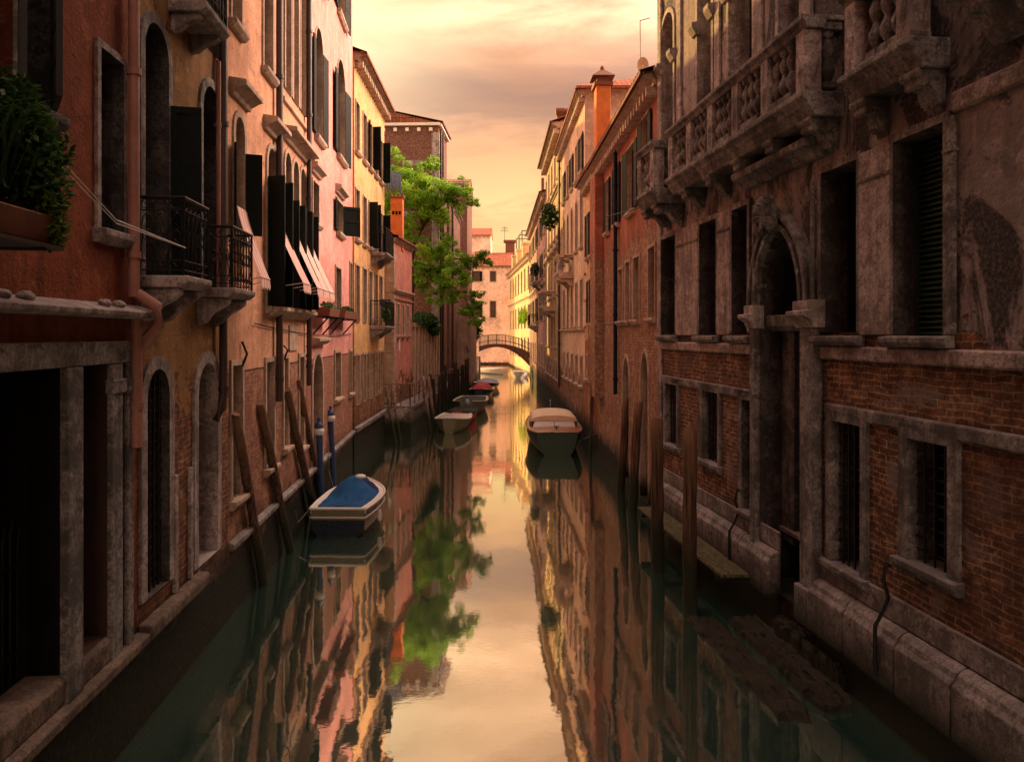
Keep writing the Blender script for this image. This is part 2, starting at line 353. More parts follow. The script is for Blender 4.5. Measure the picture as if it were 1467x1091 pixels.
# ---------------------------------------------------------------- facades
def outline(u0, u1, v0, v1, arch=None, rise=0.0, n=10):
    if not arch: return [(u0, v0), (u0, v1), (u1, v1), (u1, v0)]
    uc, a, vs = (u0+u1)/2, (u1-u0)/2, v1-rise; p = [(u0, v0)]
    for i in range(n+1):
        if arch == 'r': th = PI-PI*i/n; p.append((uc+a*math.cos(th), vs+rise*math.sin(th)))
        else:
            t = i/n*2; m = t if t <= 1 else 2-t; th = R(78)*m
            x = (math.cos(th)-math.cos(R(78)))/(1-math.cos(R(78)))
            p.append((uc-a*x if t <= 1 else uc+a*x, vs+rise*math.sin(th)/math.sin(R(78))))
    p.append((u1, v0)); return p
class Bld:
    def __init__(s, name, label, fr, u0, u1, top, mat, base=-.5, deep=7.0, cat='house', group=None):
        s.fr = fr; s.u0, s.u1, s.top, s.mat, s.base, s.deep = u0, u1, top, mat, base, deep
        s.holes = []; s.r = thing(name, label, cat, fr.P((u0+u1)/2, 0, 0), group)
    def mb(s): return MB(s.fr)
    def finish(s, extra=None):
        m = s.mb(); us = sorted({s.u0, s.u1} | {h[0] for h in s.holes} | {h[1] for h in s.holes})
        vs = sorted({s.base, s.top} | {h[2] for h in s.holes} | {h[3] for h in s.holes})
        us = [u for u in us if s.u0 <= u <= s.u1]; vs = [v for v in vs if s.base <= v <= s.top]
        for i in range(len(us)-1):
            run = None
            for j in range(len(vs)-1):
                cu, cv = (us[i]+us[i+1])/2, (vs[j]+vs[j+1])/2
                if any(h[0] < cu < h[1] and h[2] < cv < h[3] for h in s.holes): continue
                m.face([(us[i], 0, vs[j]), (us[i+1], 0, vs[j]), (us[i+1], 0, vs[j+1]), (us[i], 0, vs[j+1])])
        for (a, b, c, d, arch, rise, dep, own) in s.holes:
            o = outline(a, b, c, d, arch, rise)
            if arch:
                q = o[1:-1]
                for i in range(len(q)-1):
                    m.face([(q[i][0], 0, q[i][1]), (q[i+1][0], 0, q[i+1][1]), (q[i+1][0], 0, d), (q[i][0], 0, d)])
            for i in range(0 if own else len(o)):
                p, q2 = o[i], o[(i+1) % len(o)]
                m.face([(p[0], 0, p[1]), (q2[0], 0, q2[1]), (q2[0], -dep, q2[1]), (p[0], -dep, p[1])])
        D = -s.deep
        for u in (s.u0, s.u1): m.face([(u, 0, s.base), (u, D, s.base), (u, D, s.top), (u, 0, s.top)])
        m.face([(s.u0, D, s.base), (s.u1, D, s.base), (s.u1, D, s.top), (s.u0, D, s.top)])
        if extra: extra(m)
        return m.build('wall', s.mat, s.r)
    def roof(s, over=.35, slope=.36, mat='tile', ribs=False, ev=.12, hip=0):
        u0, u1, t, D = s.u0-.12, s.u1+.12, s.top, s.deep
        m = s.mb(); mid = -D/2; rz = t+ev+(D/2)*slope
        if ribs:
            n = int((u1-u0)/.115); A = []; B = []
            for i in range(n+1):
                h = .045*(i % 2)
                A.append((u0+(u1-u0)*i/n, over, t+ev-over*slope+h)); B.append((max(u0+(u1-u0)*i/n, u0+hip), mid, rz+h))
            for i in range(n): m.face([A[i], A[i+1], B[i+1], B[i]], [(A[i][0], 0), (A[i+1][0], 0), (A[i+1][0], D/2), (A[i][0], D/2)])
        else: m.face([(u0, over, t+ev-over*slope), (u1, over, t+ev-over*slope), (u1, mid, rz), (u0, mid, rz)], [(u0, 0), (u1, 0), (u1, D/2), (u0, D/2)])
        m.face([(u0, -D, t+ev), (u1, -D, t+ev), (u1, mid, rz), (u0+hip, mid, rz)])
        e = .09
        m.face([(u0, over, t+ev-over*slope-e), (u1, over, t+ev-over*slope-e), (u1, -.01, t+ev-e), (u0, -.01, t+ev-e)])
        m.face([(u0, over, t+ev-over*slope-e), (u1, over, t+ev-over*slope-e), (u1, over, t+ev-over*slope), (u0, over, t+ev-over*slope)])
        if hip: m.face([(u0-.3, over, t+ev-over*slope), (u0-.3, -D, t+ev), (u0+hip, mid, rz)], [(0, 0), (D, 0), (D/2, hip)]); m.face([(u0-.3, over, t+ev-over*slope-.1), (u0-.3, -D, t+ev-.1), (u0-.3, -D, t+ev), (u0-.3, over, t+ev-over*slope)])
        for u in (u0+.05, u1-.05)[1 if hip else 0:]: m.face([(u, .0, t-.02), (u, -D, t-.02), (u, mid, rz-.02)])
        m.face([(u0+.05, 0, t), (u1-.05, 0, t), (u1-.05, -D, t), (u0+.05, -D, t)])
        return m.build('roof', mat, s.r)
    def cornice(s, v, h=.18, out=.22, mat='stone', u0=None, u1=None, dent=0, name='cornice'):
        u0 = s.u0 if u0 is None else u0; u1 = s.u1 if u1 is None else u1
        m = s.mb(); m.prism([(-.02, v), (out*.35, v), (out*.4, v+h*.3), (out*.8, v+h*.55), (out, v+h*.6), (out, v+h), (-.02, v+h)], u0, u1)
        if dent:
            u = u0+.1
            while u < u1-.1: m.box(u, u+dent*.45, .003, out*.72, v-h*.75, v-.004); u += dent
        return m.build(name, mat, s.r)
    def win(s, p0, p1, yt, yb, arch=None, rise=None, dep=.2, fw=.11, sill=True, hood=0, sh=None, shm='green', pane='glass', fmat='stone',
            bars=True, awn=None, uv=False, slat=False, nm='window', shh=None, grid=None, fout=.035, rmat=None):
        if uv: u0, u1, v0, v1 = p0, p1, yb, yt
        else:
            u0, u1 = sorted((s.fr.U(p0), s.fr.U(p1))); pm = (p0+p1)/2; v0, v1 = s.fr.V(pm, yb), s.fr.V(pm, yt)
        if arch and rise is None: rise = (u1-u0)/2*(1.0 if arch == 'r' else 1.5)
        rise = rise or 0; s.holes.append((u0, u1, v0, v1, arch, rise, dep, fw > 0))
        o = outline(u0, u1, v0, v1, arch, rise)
        w = s.mb().face([(a, -dep+.004, b) for a, b in o]) or None
        m = s.mb(); m.face([(a, -dep+.004, b) for a, b in o]); w = m.build(nm, pane, s.r)
        if fw:
            o2 = outline(u0-fw, u1+fw, v0, v1+fw, arch, rise+fw if arch else 0); m = s.mb()
            for q0, q1, A, B in ((fout, fout, o, o2), (fout, -.02, o2, o2)):
                m.strip([(a, q0, b) for a, b in A], [(a, q1, b) for a, b in B])
            m.build('frame', fmat, w); m = s.mb(); m.strip([(a, -dep, b) for a, b in o], [(a, fout, b) for a, b in o])
            m.face([(u0, -dep, v0), (u1, -dep, v0), (u1, fout, v0), (u0, fout, v0)])
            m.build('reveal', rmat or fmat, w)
        if sill:
            m = s.mb(); m.prism([(-.05, v0-.13), (.07, v0-.13), (.13, v0-.06), (.13, v0+.004), (-.05, v0+.012)], u0-fw-.04, u1+fw+.04); m.build('sill', fmat, w, .008)
        if hood:
            v = v1+fw+.12
            m = s.mb(); m.prism([(-.02, v), (.06, v), (.08, v+.06), (.2, v+.13), (hood, v+.15), (hood, v+.23), (-.02, v+.27)], u0-fw-.15, u1+fw+.15); m.build('lintel', fmat, w, .006)
        if bars and pane in ('glass', 'leadglass') and (u1-u0) > .35:
            m = s.mb(); um = (u0+u1)/2; g = -dep+.006; vt = v1-rise
            m.box(um-.03, um+.03, g, g+.05, v0, v1-.03)
            for e in (u0, u1-.05): m.box(e, e+.05, g, g+.045, v0, vt)
            k = max(2, int((vt-v0)/.5))
            for i in range(k+1):
                z = v0+(vt-v0)*i/k; m.box(u0+.05, um-.03, g, g+.035, z-.02, z+.02); m.box(um+.03, u1-.05, g, g+.035, z-.02, z+.02)
            m.build('sash', 'brown' if s.mat != 'pink' else 'stonedk', w)
        if grid:                                                   # iron window grille
            m = s.mb(); z = v0; g = -.05
            nU = max(2, int((u1-u0)/grid)); nV = int((v1-v0)/grid)
            for i in range(1, nU): u = u0+(u1-u0)*i/nU; m.box(u-.009, u+.009, g-.009, g+.009, v0, v1-(rise*.3))
            for i in range(1, nV): z = v0+(v1-v0)*i/nV; m.box(u0, u1, g-.02, g-.011, z-.009, z+.009)
            m.build('grille', 'iron', w)
        if sh:
            hw = (u1-u0)/2; top = v1-rise*.9 if arch else v1
            if shh: top = shh
            for sd, ang in ((1, sh[0]), (-1, sh[1])):
                if ang is None: continue
                d = Vector((sd*math.cos(R(ang)), math.sin(R(ang)), 0)); nrm = Vector((-d.y, d.x, 0))*sd
                org = Vector((u0-.01 if sd > 0 else u1+.01, fout+.012, v0+.02)); m = s.mb(); hh = top-v0-.04; tk = nrm*.035
                st = .06
                m.obox(org, d*st, tk, (0, 0, hh)); m.obox(org+d*(hw-st), d*st, tk, (0, 0, hh))
                for z in (0, hh*.5-.03, hh-.08): m.obox(org+d*st+Vector((0, 0, z)), d*(hw-2*st), tk, (0, 0, .08))
                if slat:
                    z = .09
                    while z < hh-.1: m.obox(org+d*st+Vector((0, 0, z))+tk*.1, d*(hw-2*st), tk*.6+Vector((0, 0, .045)), (0, 0, .018)); z += .08
                    m.obox(org+d*st+tk*.02+Vector((0, 0, .08)), d*(hw-2*st), tk*.06, (0, 0, hh-.16))
                else:
                    z = .08
                    while z < hh-.1:
                        m.obox(org+d*st+Vector((0, 0, z))+tk*.3, d*(hw-2*st), tk*.4, (0, 0, .085)); z += .1
                    m.obox(org+d*st+tk*.4+Vector((0, 0, .08)), d*(hw-2*st), tk*.1, (0, 0, hh-.16))
                m.build('shutter', shm, w)
        if awn:
            out, dz, ztop = awn; m = s.mb(); z0 = ztop if ztop else v1-.1; a, b = u0-.04, u1+.04; n = 8
            for i in range(n):
                t0, t1 = i/n, (i+1)/n
                f = lambda t: (.06+out*(t**1.25), z0-dz*t)
                (wa, za), (wb, zb) = f(t0), f(t1)
                m.face([(a, wa, za), (b, wa, za), (b, wb, zb), (a, wb, zb)], [(a, za), (b, za), (b, zb), (a, zb)])
            k = max(3, int((b-a)/.12))
            for i in range(k):
                x0, x1 = a+(b-a)*i/k, a+(b-a)*(i+1)/k; wb = .06+out; zb = z0-dz
                m.face([(x0, wb, zb), (x1, wb, zb), (x1, wb+.01, zb-.13), ((x0+x1)/2, wb+.012, zb-.19), (x0, wb+.01, zb-.13)])
            m.tube([(a, .06+out, z0-dz), (b, .06+out, z0-dz)], .012, 5)
            m.tube([(a, .05, z0-dz-.1), (a, .06+out, z0-dz)], .008, 4); m.tube([(b, .05, z0-dz-.1), (b, .06+out, z0-dz)], .008, 4)
            m.build('awning', 'awn', w)
        return w, u0, u1, v0, v1
    def pipe(s, px, yt, yb, mat='pipe', r=.05, w=.09, u=None, v=None, kick=0.0):
        u = s.fr.U(px, w) if u is None else u
        v1, v0 = v if v else (s.fr.V(px, yt, w), s.fr.V(px, yb, w))
        m = s.mb(); p = [(u, w, v1)]
        if kick: p += [(u, w, v0+.35), (u+kick*.5, w, v0+.15), (u+kick, w*.4, v0)]
        else: p.append((u, w, v0))
        m.tube(p, r, 8); z = v0+.4
        while z < v1: m.tube([(u, w, z), (u, w, z+.07)], r*1.28, 8); m.box(u-.012, u+.012, 0, w, z+.02, z+.05); z += 1.9
        return m.build('downpipe', mat, s.r)

def iron_balcony(B, u0, u1, w, vd, vr, slab=.13, mat='stonepk', scroll=True, brk=.34):
    m = B.mb(); m.prism([(-.02, vd-slab), (w*.9, vd-slab), (w+.03, vd-slab*.5), (w+.03, vd), (-.02, vd)], u0, u1)
    b = m.build('balcony', mat, B.r, .012)
    for u in (u0+.07, u1-.2):
        m = B.mb(); z = vd-slab
        m.prism([(0, z-.002), (w*.85, z-.002), (w*.84, z-brk*.22), (w*.66, z-brk*.42), (w*.42, z-brk*.6), (w*.22, z-brk*.98), (0, z-brk*1.1)], u, u+.13); m.build('bracket', mat, b, .012)
    m = B.mb()
    def run(p, q, n):
        p, q = Vector(p), Vector(q)
        for z in (vd+.06, vd+.06+(vr-vd)*.12, vr-.14): m.tube([p+Vector((0, 0, z)), q+Vector((0, 0, z))], .008, 4)
        m.tube([p+Vector((0, 0, vr)), q+Vector((0, 0, vr))], .02, 6)
        for i in range(n+1):
            c = p+(q-p)*i/n; m.tube([c+Vector((0, 0, vd)), c+Vector((0, 0, vr))], .009 if i not in (0, n) else .016, 4)
        if scroll:
            for i in range(n):
                c = p+(q-p)*(i+.5)/n; d = (q-p).normalized(); r_ = (q-p).length/n*.42
                for z, hh in ((vr-.07, .055), (vd+.3, .2), (vd+.62*(vr-vd), .16)):
                    m.tube([c+d*r_*math.cos(a)+Vector((0, 0, z+hh*math.sin(a))) for a in [k*PI/4 for k in range(9)]], .006, 4, False)
    n = max(3, int((u1-u0)/.13)); k = max(2, int(w/.13))
    run((u0+.02, .02, 0), (u0+.02, w-.02, 0), k); run((u0+.02, w-.02, 0), (u1-.02, w-.02, 0), n); run((u1-.02, w-.02, 0), (u1-.02, .02, 0), k)
    m.build('railing', 'iron', b)
    return b

BAL = [(.075, 0), (.085, .0), (.085, .07), (.05, .09), (.05, .12), (.095, .2), (.10, .27), (.055, .38), (.05, .42), (.085, .50), (.09, .56), (.05, .66), (.05, .69), (.085, .71), (.085, .78)]
def stone_balcony(B, u0, u1, w, vd, vr, piers, brks, mat='stonedk', sides=True, near=True):
    """Renaissance balcony: moulded slab on consoles, urn balusters between diamond piers, moulded rail"""
    m = B.mb(); m.prism([(-.02, vd-.3), (w-.12, vd-.3), (w-.06, vd-.2), (w-.03, vd-.17), (w-.02, vd-.12), (w+.05, vd-.07), (w+.05, vd), (-.02, vd)], u0-.03, u1+.03)
    b = m.build('balcony', mat, B.r, .01)
    m = B.mb(); pr = [(w-.24, vr-.16), (w-.02, vr-.16), (w+.0, vr-.1), (w+.05, vr-.06), (w+.05, vr), (w-.29, vr), (w-.29, vr-.06)]
    m.prism(pr, u0-.04, u1+.04)
    for uu, sg in ((u0, 1), (u1, -1)):
        a, c = sorted((uu-.05*sg, uu+.29*sg)); m.box(a, c, -.02, w-.293, vr-.06, vr); a, c = sorted((uu, uu+.22*sg)); m.box(a, c, -.02, w-.245, vr-.16, vr-.063)
    m.build('railing', mat, b, .008)
    hh = vr-.16-vd; sc_ = hh/.78
    m = B.mb(); m.box(u0, u1, w-.23, w-.02, vd+.003, vd+.06); m.build('plinth', mat, b)
    for u in piers:
        m = B.mb(); c = w-.13; m.box(u-.11, u+.11, w-.24, w-.01, vd+.004, vr-.163)
        z = (vd+vr-.16)/2
        for (ax, off) in ((0, w-.008), (1, u-.112), (1, u+.112)):
            sgn = 1 if ax == 0 or off > u else -1
            def q(a, h, t): return (u+a, off+t, z+h) if ax == 0 else (off+t*sgn, c+a, z+h)
            A = [q(0, -hh*.4, 0), q(.085, 0, 0), q(0, hh*.4, 0), q(-.085, 0, 0)]; C = [q(0, -hh*.25, .03), q(.045, 0, .03), q(0, hh*.25, .03), q(-.045, 0, .03)]
            m.strip(A, C, True); m.face(C)
        m.build('pier', 'stonepk', b, .006)
    def bal(u, ww):
        if any(abs(u-p) < .2 for p in piers) and ww > w-.2: return
        m = B.mb(); m.lathe((u, ww, vd+.06), [(r, z*(hh-.06)/.78) for r, z in BAL], 10); m.box(u-.095, u+.095, ww-.095, ww+.095, vd+.062, vd+.13); m.build('baluster', mat, b)
    u = u0+.33
    while u < u1-.3: bal(u, w-.13); u += .205
    if sides:
        for uu in (u0+.12, u1-.12):
            ww = w-.36
            while ww > .08: bal(uu, ww); ww -= .2
    for u in brks:
        m = B.mb(); z = vd-.3; W = w-.12
        m.prism([(0, z-.003), (W, z-.003), (W, z-.16), (W*.82, z-.18), (W*.68, z-.14), (W*.5, z-.18), (W*.36, z-.3), (W*.2, z-.36), (W*.1, z-.33), (0, z-.42)], u-.13, u+.13)
        m.prism([(W+.004, z-.002), (W+.045, z-.002), (W+.045, z-.05), (W+.004, z-.09)], u-.16, u+.16)
        m.build('bracket', mat, b, .01)
    return b

# ================================================================ LEFT BANK
LF = Frame(-3.46, 0, -3.46-.0714*40, 40, 1)          # one long building line
U, V = LF.U, LF.V
# --- terracotta house with the walled-up boathouse openings
b = Bld('terracotta_house', 'dark terracotta plastered house with leaded casements over two pillared water openings', LF, -26, U(196), 24, 'terracotta', group=None)  # unseen height and length behind the camera added to block skylight
b.win(U(-150), U(86), V(40, 527), 1.32, uv=True, dep=1.3, fw=.02, fout=.01, fmat='void', sill=False, pane='void', bars=False, nm='opening')
b.win(U(106), U(151), V(130, 520), 1.35, uv=True, dep=1.3, fw=.02, fout=.01, fmat='brown', sill=False, pane='void', bars=False, nm='opening')
w, a, c, d, e = b.win(140, 173, 80, 333, dep=.28, fw=.07, rmat='reveal_shade', pane='void', bars=False, fmat='stonepk')
w, wa, wc, wd, we = b.win(U(24), U(71), 9.2, 6.15, uv=True, dep=.3, fw=.05, pane='void', bars=False, fmat='stonedk')
for uu, ang, wid in ((wa, 150, .5), (wc, 31, .5)):           # open leaded casements
    sd = 1 if uu == wa else -1
    dd = Vector((sd*math.cos(R(ang)), math.sin(R(ang)), 0)); m = b.mb(); o0 = Vector((uu, .05, 6.2)); nn = Vector((-dd.y, dd.x, 0))*.03
    m.obox(o0, dd*wid, nn*.4, (0, 0, 3.0)); p = m.build('casement', 'leadglass', w)
    m = b.mb()
    for i in range(4): m.obox(o0+dd*(wid*i/3-.012)-nn*.35, dd*.025, nn*1.6, (0, 0, 3.0))
    for i in range(11): m.obox(o0+Vector((0, 0, .3*i-.012))-nn*.3, dd*wid, nn*1.5, (0, 0, .024))
    m.build('lattice', 'iron', p)
b.finish()
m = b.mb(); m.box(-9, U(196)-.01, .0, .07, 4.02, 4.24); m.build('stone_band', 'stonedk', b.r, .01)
m = b.mb(); m.prism([(0, 4.47), (.2, 4.47), (.26, 4.49), (.27, 4.535), (.2, 4.56), (0, 4.62)], -9, U(196)); m.build('ledge', 'stonepk', b.r, .008)
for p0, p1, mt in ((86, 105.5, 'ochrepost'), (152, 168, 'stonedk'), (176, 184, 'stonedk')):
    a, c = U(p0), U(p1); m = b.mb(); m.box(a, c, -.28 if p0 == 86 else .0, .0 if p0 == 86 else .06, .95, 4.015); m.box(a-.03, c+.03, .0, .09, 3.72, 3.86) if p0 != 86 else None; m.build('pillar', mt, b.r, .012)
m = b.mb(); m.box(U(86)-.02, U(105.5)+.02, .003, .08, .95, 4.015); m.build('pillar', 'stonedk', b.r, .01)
for u0_, u1_ in ((U(-140), U(85)), (U(107), U(150))):          # iron gates
    m = b.mb(); k = int((u1_-u0_)/.11)
    for i in range(k+1):
        u = u0_+(u1_-u0_)*i/k; h_ = 2.55+.06*math.sin(i*1.7); m.tube([(u, -.35, 1.3), (u, -.35, h_), (u+.01, -.33, h_+.12)], [.012, .012, .002], 4)
    for z in (1.55, 2.3): m.box(u0_, u1_, -.365, -.335, z, z+.035)
    m.build('gate', 'iron', b.r)
m = b.mb(); m.box(U(40), U(84), -.85, -.8, 1.33, 3.95); m.build('door', 'brown', b.r)
m = b.mb(); m.tube([(U(52), -.76, 2.2), (U(52), -.72, 2.25), (U(52), -.72, 3.1), (U(52), -.76, 3.15)], .022, 6); m.build('door_handle', 'stonepk', b.r)
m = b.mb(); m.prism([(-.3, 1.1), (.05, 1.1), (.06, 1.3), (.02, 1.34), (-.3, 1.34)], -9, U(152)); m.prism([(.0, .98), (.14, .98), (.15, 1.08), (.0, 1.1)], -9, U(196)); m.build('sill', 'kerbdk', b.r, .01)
b.pipe(192, 0, 448, 'pipepk', .06, .1, v=(17, 4.7)); b.pipe(196, 455, 640, 'pipepk', .06, .1)
m = b.mb(); u = U(193, .1); m.tube([(u, .1, 4.75), (u+.02, .32, 4.6), (u+.06, .32, 4.4), (u+.12, .1, 4.2)], .06, 8); m.build('downpipe', 'pipepk', b.r)
b.roof()
for i, px in enumerate((4, 38, 150, 171)):
    m = MB(LF); m.blob((U(px, .15), .15, 4.60), (.07+.02*(i % 2), .06, .045), 8, 5, .2)
    m.build('loose_stone', 'stone', None, label=('pale loose stone at the left picture edge on the terracotta house ledge', 'long pale stone lying on the ledge under the flower box', 'small rounded stone on the ledge left of the pink downpipe', 'smallest stone on the ledge, right beside the pink downpipe')[i], category='stone', group='loose stones on the ledge')
# --- flower box and plants
bx = thing('flower_box', 'long terracotta flower box bracketed under the leaded window', 'flower box', LF.P(U(50), .5, 4.9))
m = MB(LF); a, c = 4.0, U(80, .62); m.prism([(.34, 4.93), (.62, 4.93), (.67, 5.12), (.29, 5.12)], a, c); m.build('box', 'terra', bx, .012)
m = MB(LF)
for u in (4.6, 5.2): m.tube([(u, 0, 4.6), (u, .3, 4.89), (u, .66, 4.89)], .016, 5)
m.box(a, c, .28, .68, 4.895, 4.922); m.build('bracket', 'iron', bx)
def plant(name, label, blobs, mat, n, size, stems=None, fr=LF, group=None, cat='plant'):
    o = thing(name, label, cat, fr.P(blobs[0][0][0], blobs[0][0][1], blobs[0][0][2]-blobs[0][1][2]), group)
    tot = sum(r[0]*r[1]*r[2] for _, r in blobs); m = MB(fr)
    for c_, r_ in blobs: m.leaves(c_, r_, max(20, int(n*r_[0]*r_[1]*r_[2]/tot)), size)
    m.build('foliage', mat, o)
    if stems:
        m = MB(fr)
        for p_, r_ in stems: m.tube(p_, r_, 5)
        m.build('stem', 'bark', o)
    return o
plant('bushy_plant', 'tall bushy green plant spilling over the right end of the flower box', [((5.2, .46, 5.55), (.40, .26, .38)), ((5.3, .52, 5.35), (.3, .22, .26)), ((5.15, .46, 5.85), (.22, .2, .24)), ((5.45, .56, 5.6), (.18, .14, .17)), ((5.0, .45, 5.7), (.25, .2, .3))], 'leafdk', 5200, .035,
      [([(5.3, .5, 5.2), (5.32, .5, 5.6), (5.25, .55, 6.0)], [.015, .012, .004]), ([(5.35, .5, 5.2), (5.5, .6, 5.7)], [.012, .004])])
plant('trailing_plant', 'yellow-green succulent trailing down the side of the flower box', [((5.35, .62, 5.05), (.13, .11, .17)), ((5.3, .64, 5.2), (.13, .1, .1))], 'leafyl', 900, .025)
o = thing('spiky_plant', 'dark spiky long-leaved plant at the left picture edge in the flower box', 'plant', LF.P(4.9, .5, 5.25)); m = MB(LF)
for i in range(130):
    a0 = random.uniform(0, 2*PI); l = random.uniform(.25, .6); c_ = (random.uniform(4.3, 5.1), .5+random.uniform(-.1, .1), 5.24); dx, dy = math.cos(a0), math.sin(a0)
    p1 = (c_[0]+dx*l*.35, c_[1]+dy*l*.35, c_[2]+l*.9); p2 = (c_[0]+dx*l*.8, c_[1]+dy*l*.8, c_[2]+l*.95)
    m.face([(c_[0]-dy*.012, c_[1]+dx*.012, c_[2]), (c_[0]+dy*.012, c_[1]-dx*.012, c_[2]), (p1[0]+dy*.01, p1[1]-dx*.01, p1[2]), (p1[0]-dy*.01, p1[1]+dx*.01, p1[2])]); m.face([(p1[0]+dy*.01, p1[1]-dx*.01, p1[2]), (p1[0]-dy*.01, p1[1]+dx*.01, p1[2]), p2])
m.build('foliage', 'leafdk', o)
m = MB(); 
for z in (0, .05): m.tube([LF.P(5.4, .6, 5.55+z), LF.P(7.0, .35, 5.32+z*.6), LF.P(8.35, .5, 5.25)], .007, 4)
m.build('washing_line', 'white', None, label='thin double white washing line strung from the flower box to the first iron balcony', category='washing line')

# --- ochre house with two iron balconies and twin water gates
b = Bld('ochre_house', 'shadowy ochre house with peeling plaster, two iron balconies and twin arched water gates', LF, U(196), U(326), 22.0, 'ochre')  # unseen upper part raised to narrow the sky and darken the near walls
b.win(204, 238, 35, 402, 'r', dep=.3, fw=.12, rmat='reveal_shade', sill=False, pane='void', bars=False, fmat='stonedk', sh=(None, 100), shm='green', nm='balcony_door', shh=7.05)
b.win(288, 312, 125, 412, 'r', dep=.3, fw=.12, rmat='reveal_shade', sill=False, pane='void', bars=False, fmat='stonedk', nm='balcony_door')
b.win(207, 239, 528, 845, 'r', dep=.35, fw=.16, rmat='reveal_shade', sill=False, pane='void', bars=False, fmat='stonepk', grid=.12, nm='water_gate')
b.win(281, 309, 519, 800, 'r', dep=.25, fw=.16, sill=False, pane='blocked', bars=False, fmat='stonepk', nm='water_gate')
b.win(U(290), U(315), 10.4, 8.3, uv=True, dep=.3, fw=.1, sill=False, pane='void', bars=False, fmat='stonedk', nm='balcony_door')
b.finish(); b.roof()
iron_balcony(b, U(265, .5), U(301, .5), .5, 4.95, 5.80)
iron_balcony(b, U(334, .5), U(363, .5), .5, 4.93, 5.74)
iron_balcony(b, U(296, .45), U(330, .45), .42, 8.32, 9.2, brk=.2)
b.pipe(320, 0, 598, 'pipe', .06, .1, v=(17, V(320, 600, .1)), kick=-.15); b.pipe(313, 0, 400, 'pipepk', .035, .06, v=(8.2, 4.95))
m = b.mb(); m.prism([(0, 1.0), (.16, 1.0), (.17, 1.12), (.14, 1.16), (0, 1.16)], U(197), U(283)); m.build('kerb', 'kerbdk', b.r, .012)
for px, w_ in ((248, .05), (270, .05)): m = b.mb(); m.box(U(px)-.05, U(px)+.05, 0, w_, 1.17, 2.6); m.build('pilaster', 'stonepk', b.r, .01)
plant('balcony_plant', 'dark green potted plant hanging over the topmost iron balcony of the ochre house', [((U(300, .3), .25, 8.9), (.28, .2, .45)), ((U(300, .3), .3, 9.4), (.3, .2, .4))], 'leafdk', 1500, .05)
b.cornice(4.9-.0, .0001, .001) if False else None

# --- peach palazzo
b = Bld('peach_house', 'peach plastered palazzo with hooded arched windows, pink awnings and a brick base', LF, U(326), U(441), 16.6, 'peach')
for p0, p1, yt, yb in ((331, 345, 523, 712), (380, 391, 518, 668), (405.5, 411, 513, 640), (428, 434, 511, 640)):
    b.win(p0, p1, yt, yb, dep=.12, fw=.09, pane='blocked', fmat='trim')
hd = .26
b.win(335, 348, 168, 336, 'r', dep=.18, fw=.10, hood=hd, sh=(165, 110), shh=7.25, pane='brown', bars=False, fmat='trim', awn=(.36, 1.1, 6.3))
b.win(382, 394, 213, 440, 'r', dep=.18, fw=.10, hood=hd, sh=(105, 70), shh=7.2, pane='glass', fmat='trim', awn=(.6, 1.5, 6.75))
us = U(405.5), U(437.5); q = (us[1]-us[0])/3
for i in range(3):
    b.win(us[0]+q*i+.1, us[0]+q*(i+1)-.1, 8.0, 4.85, 'r', uv=True, dep=.18, fw=.09, sh=(100, 80), shh=7.0, pane='glass', fmat='trim', awn=(.6, 1.5, 6.75))
m = b.mb(); v = 8.2; m.prism([(-.02, v), (.06, v), (.08, v+.06), (.2, v+.13), (.3, v+.15), (.3, v+.23), (-.02, v+.27)], us[0]-.1, us[1]+.15); m.build('cornice', 'trim', b.r, .006)
b.win(330, 344, -70, 38, dep=.15, fw=.06, pane='brown', fmat='trim'); b.win(376, 389, -30, 105, dep=.15, fw=.06, pane='brown', fmat='trim')
for i in range(3): b.win(us[0]+q*i+.12, us[0]+q*(i+1)-.12, 12.3, 9.25, uv=True, dep=.25, fw=.08, pane='brown', fmat='trim', sill=False)
m = b.mb(); m.box(us[0]-.1, us[1]+.1, .0, .06, 8.95, 9.03); m.build('sill', 'trim', b.r, .006)
m = b.mb(); m.prism([(0, 4.62), (.1, 4.66), (.24, 4.76), (.24, 4.82), (0, 4.82)], U(381), U(441)-.1); m.build('sill', 'trim', b.r, .006)
for i, px in enumerate((345, 397, 405, 437)):
    m = b.mb(); uu = U(px); m.tube([(uu, .02, 4.2-.05*i), (uu+.03, .09, 4.0), (uu-.03, .03, 3.8)], .02, 5); m.build('wall_hook', 'iron', b.r)
b.finish(); b.roof(); b.cornice(16.3, .25, .3, dent=.3)
b.pipe(400.5, 0, 560, 'pipe', .065, .1, v=(16.4, V(400, 575, .1)))
m = b.mb(); m.prism([(0, 1.05), (.1, 1.05), (.11, 1.14), (0, 1.18)], U(326), U(441)); m.build('kerb', 'kerb', b.r, .01)
m = b.mb(); a, c = U(413), U(425); m.box(a, c, .005, .03, 3.98, 4.5); m.build('panel', 'trim', b.r)

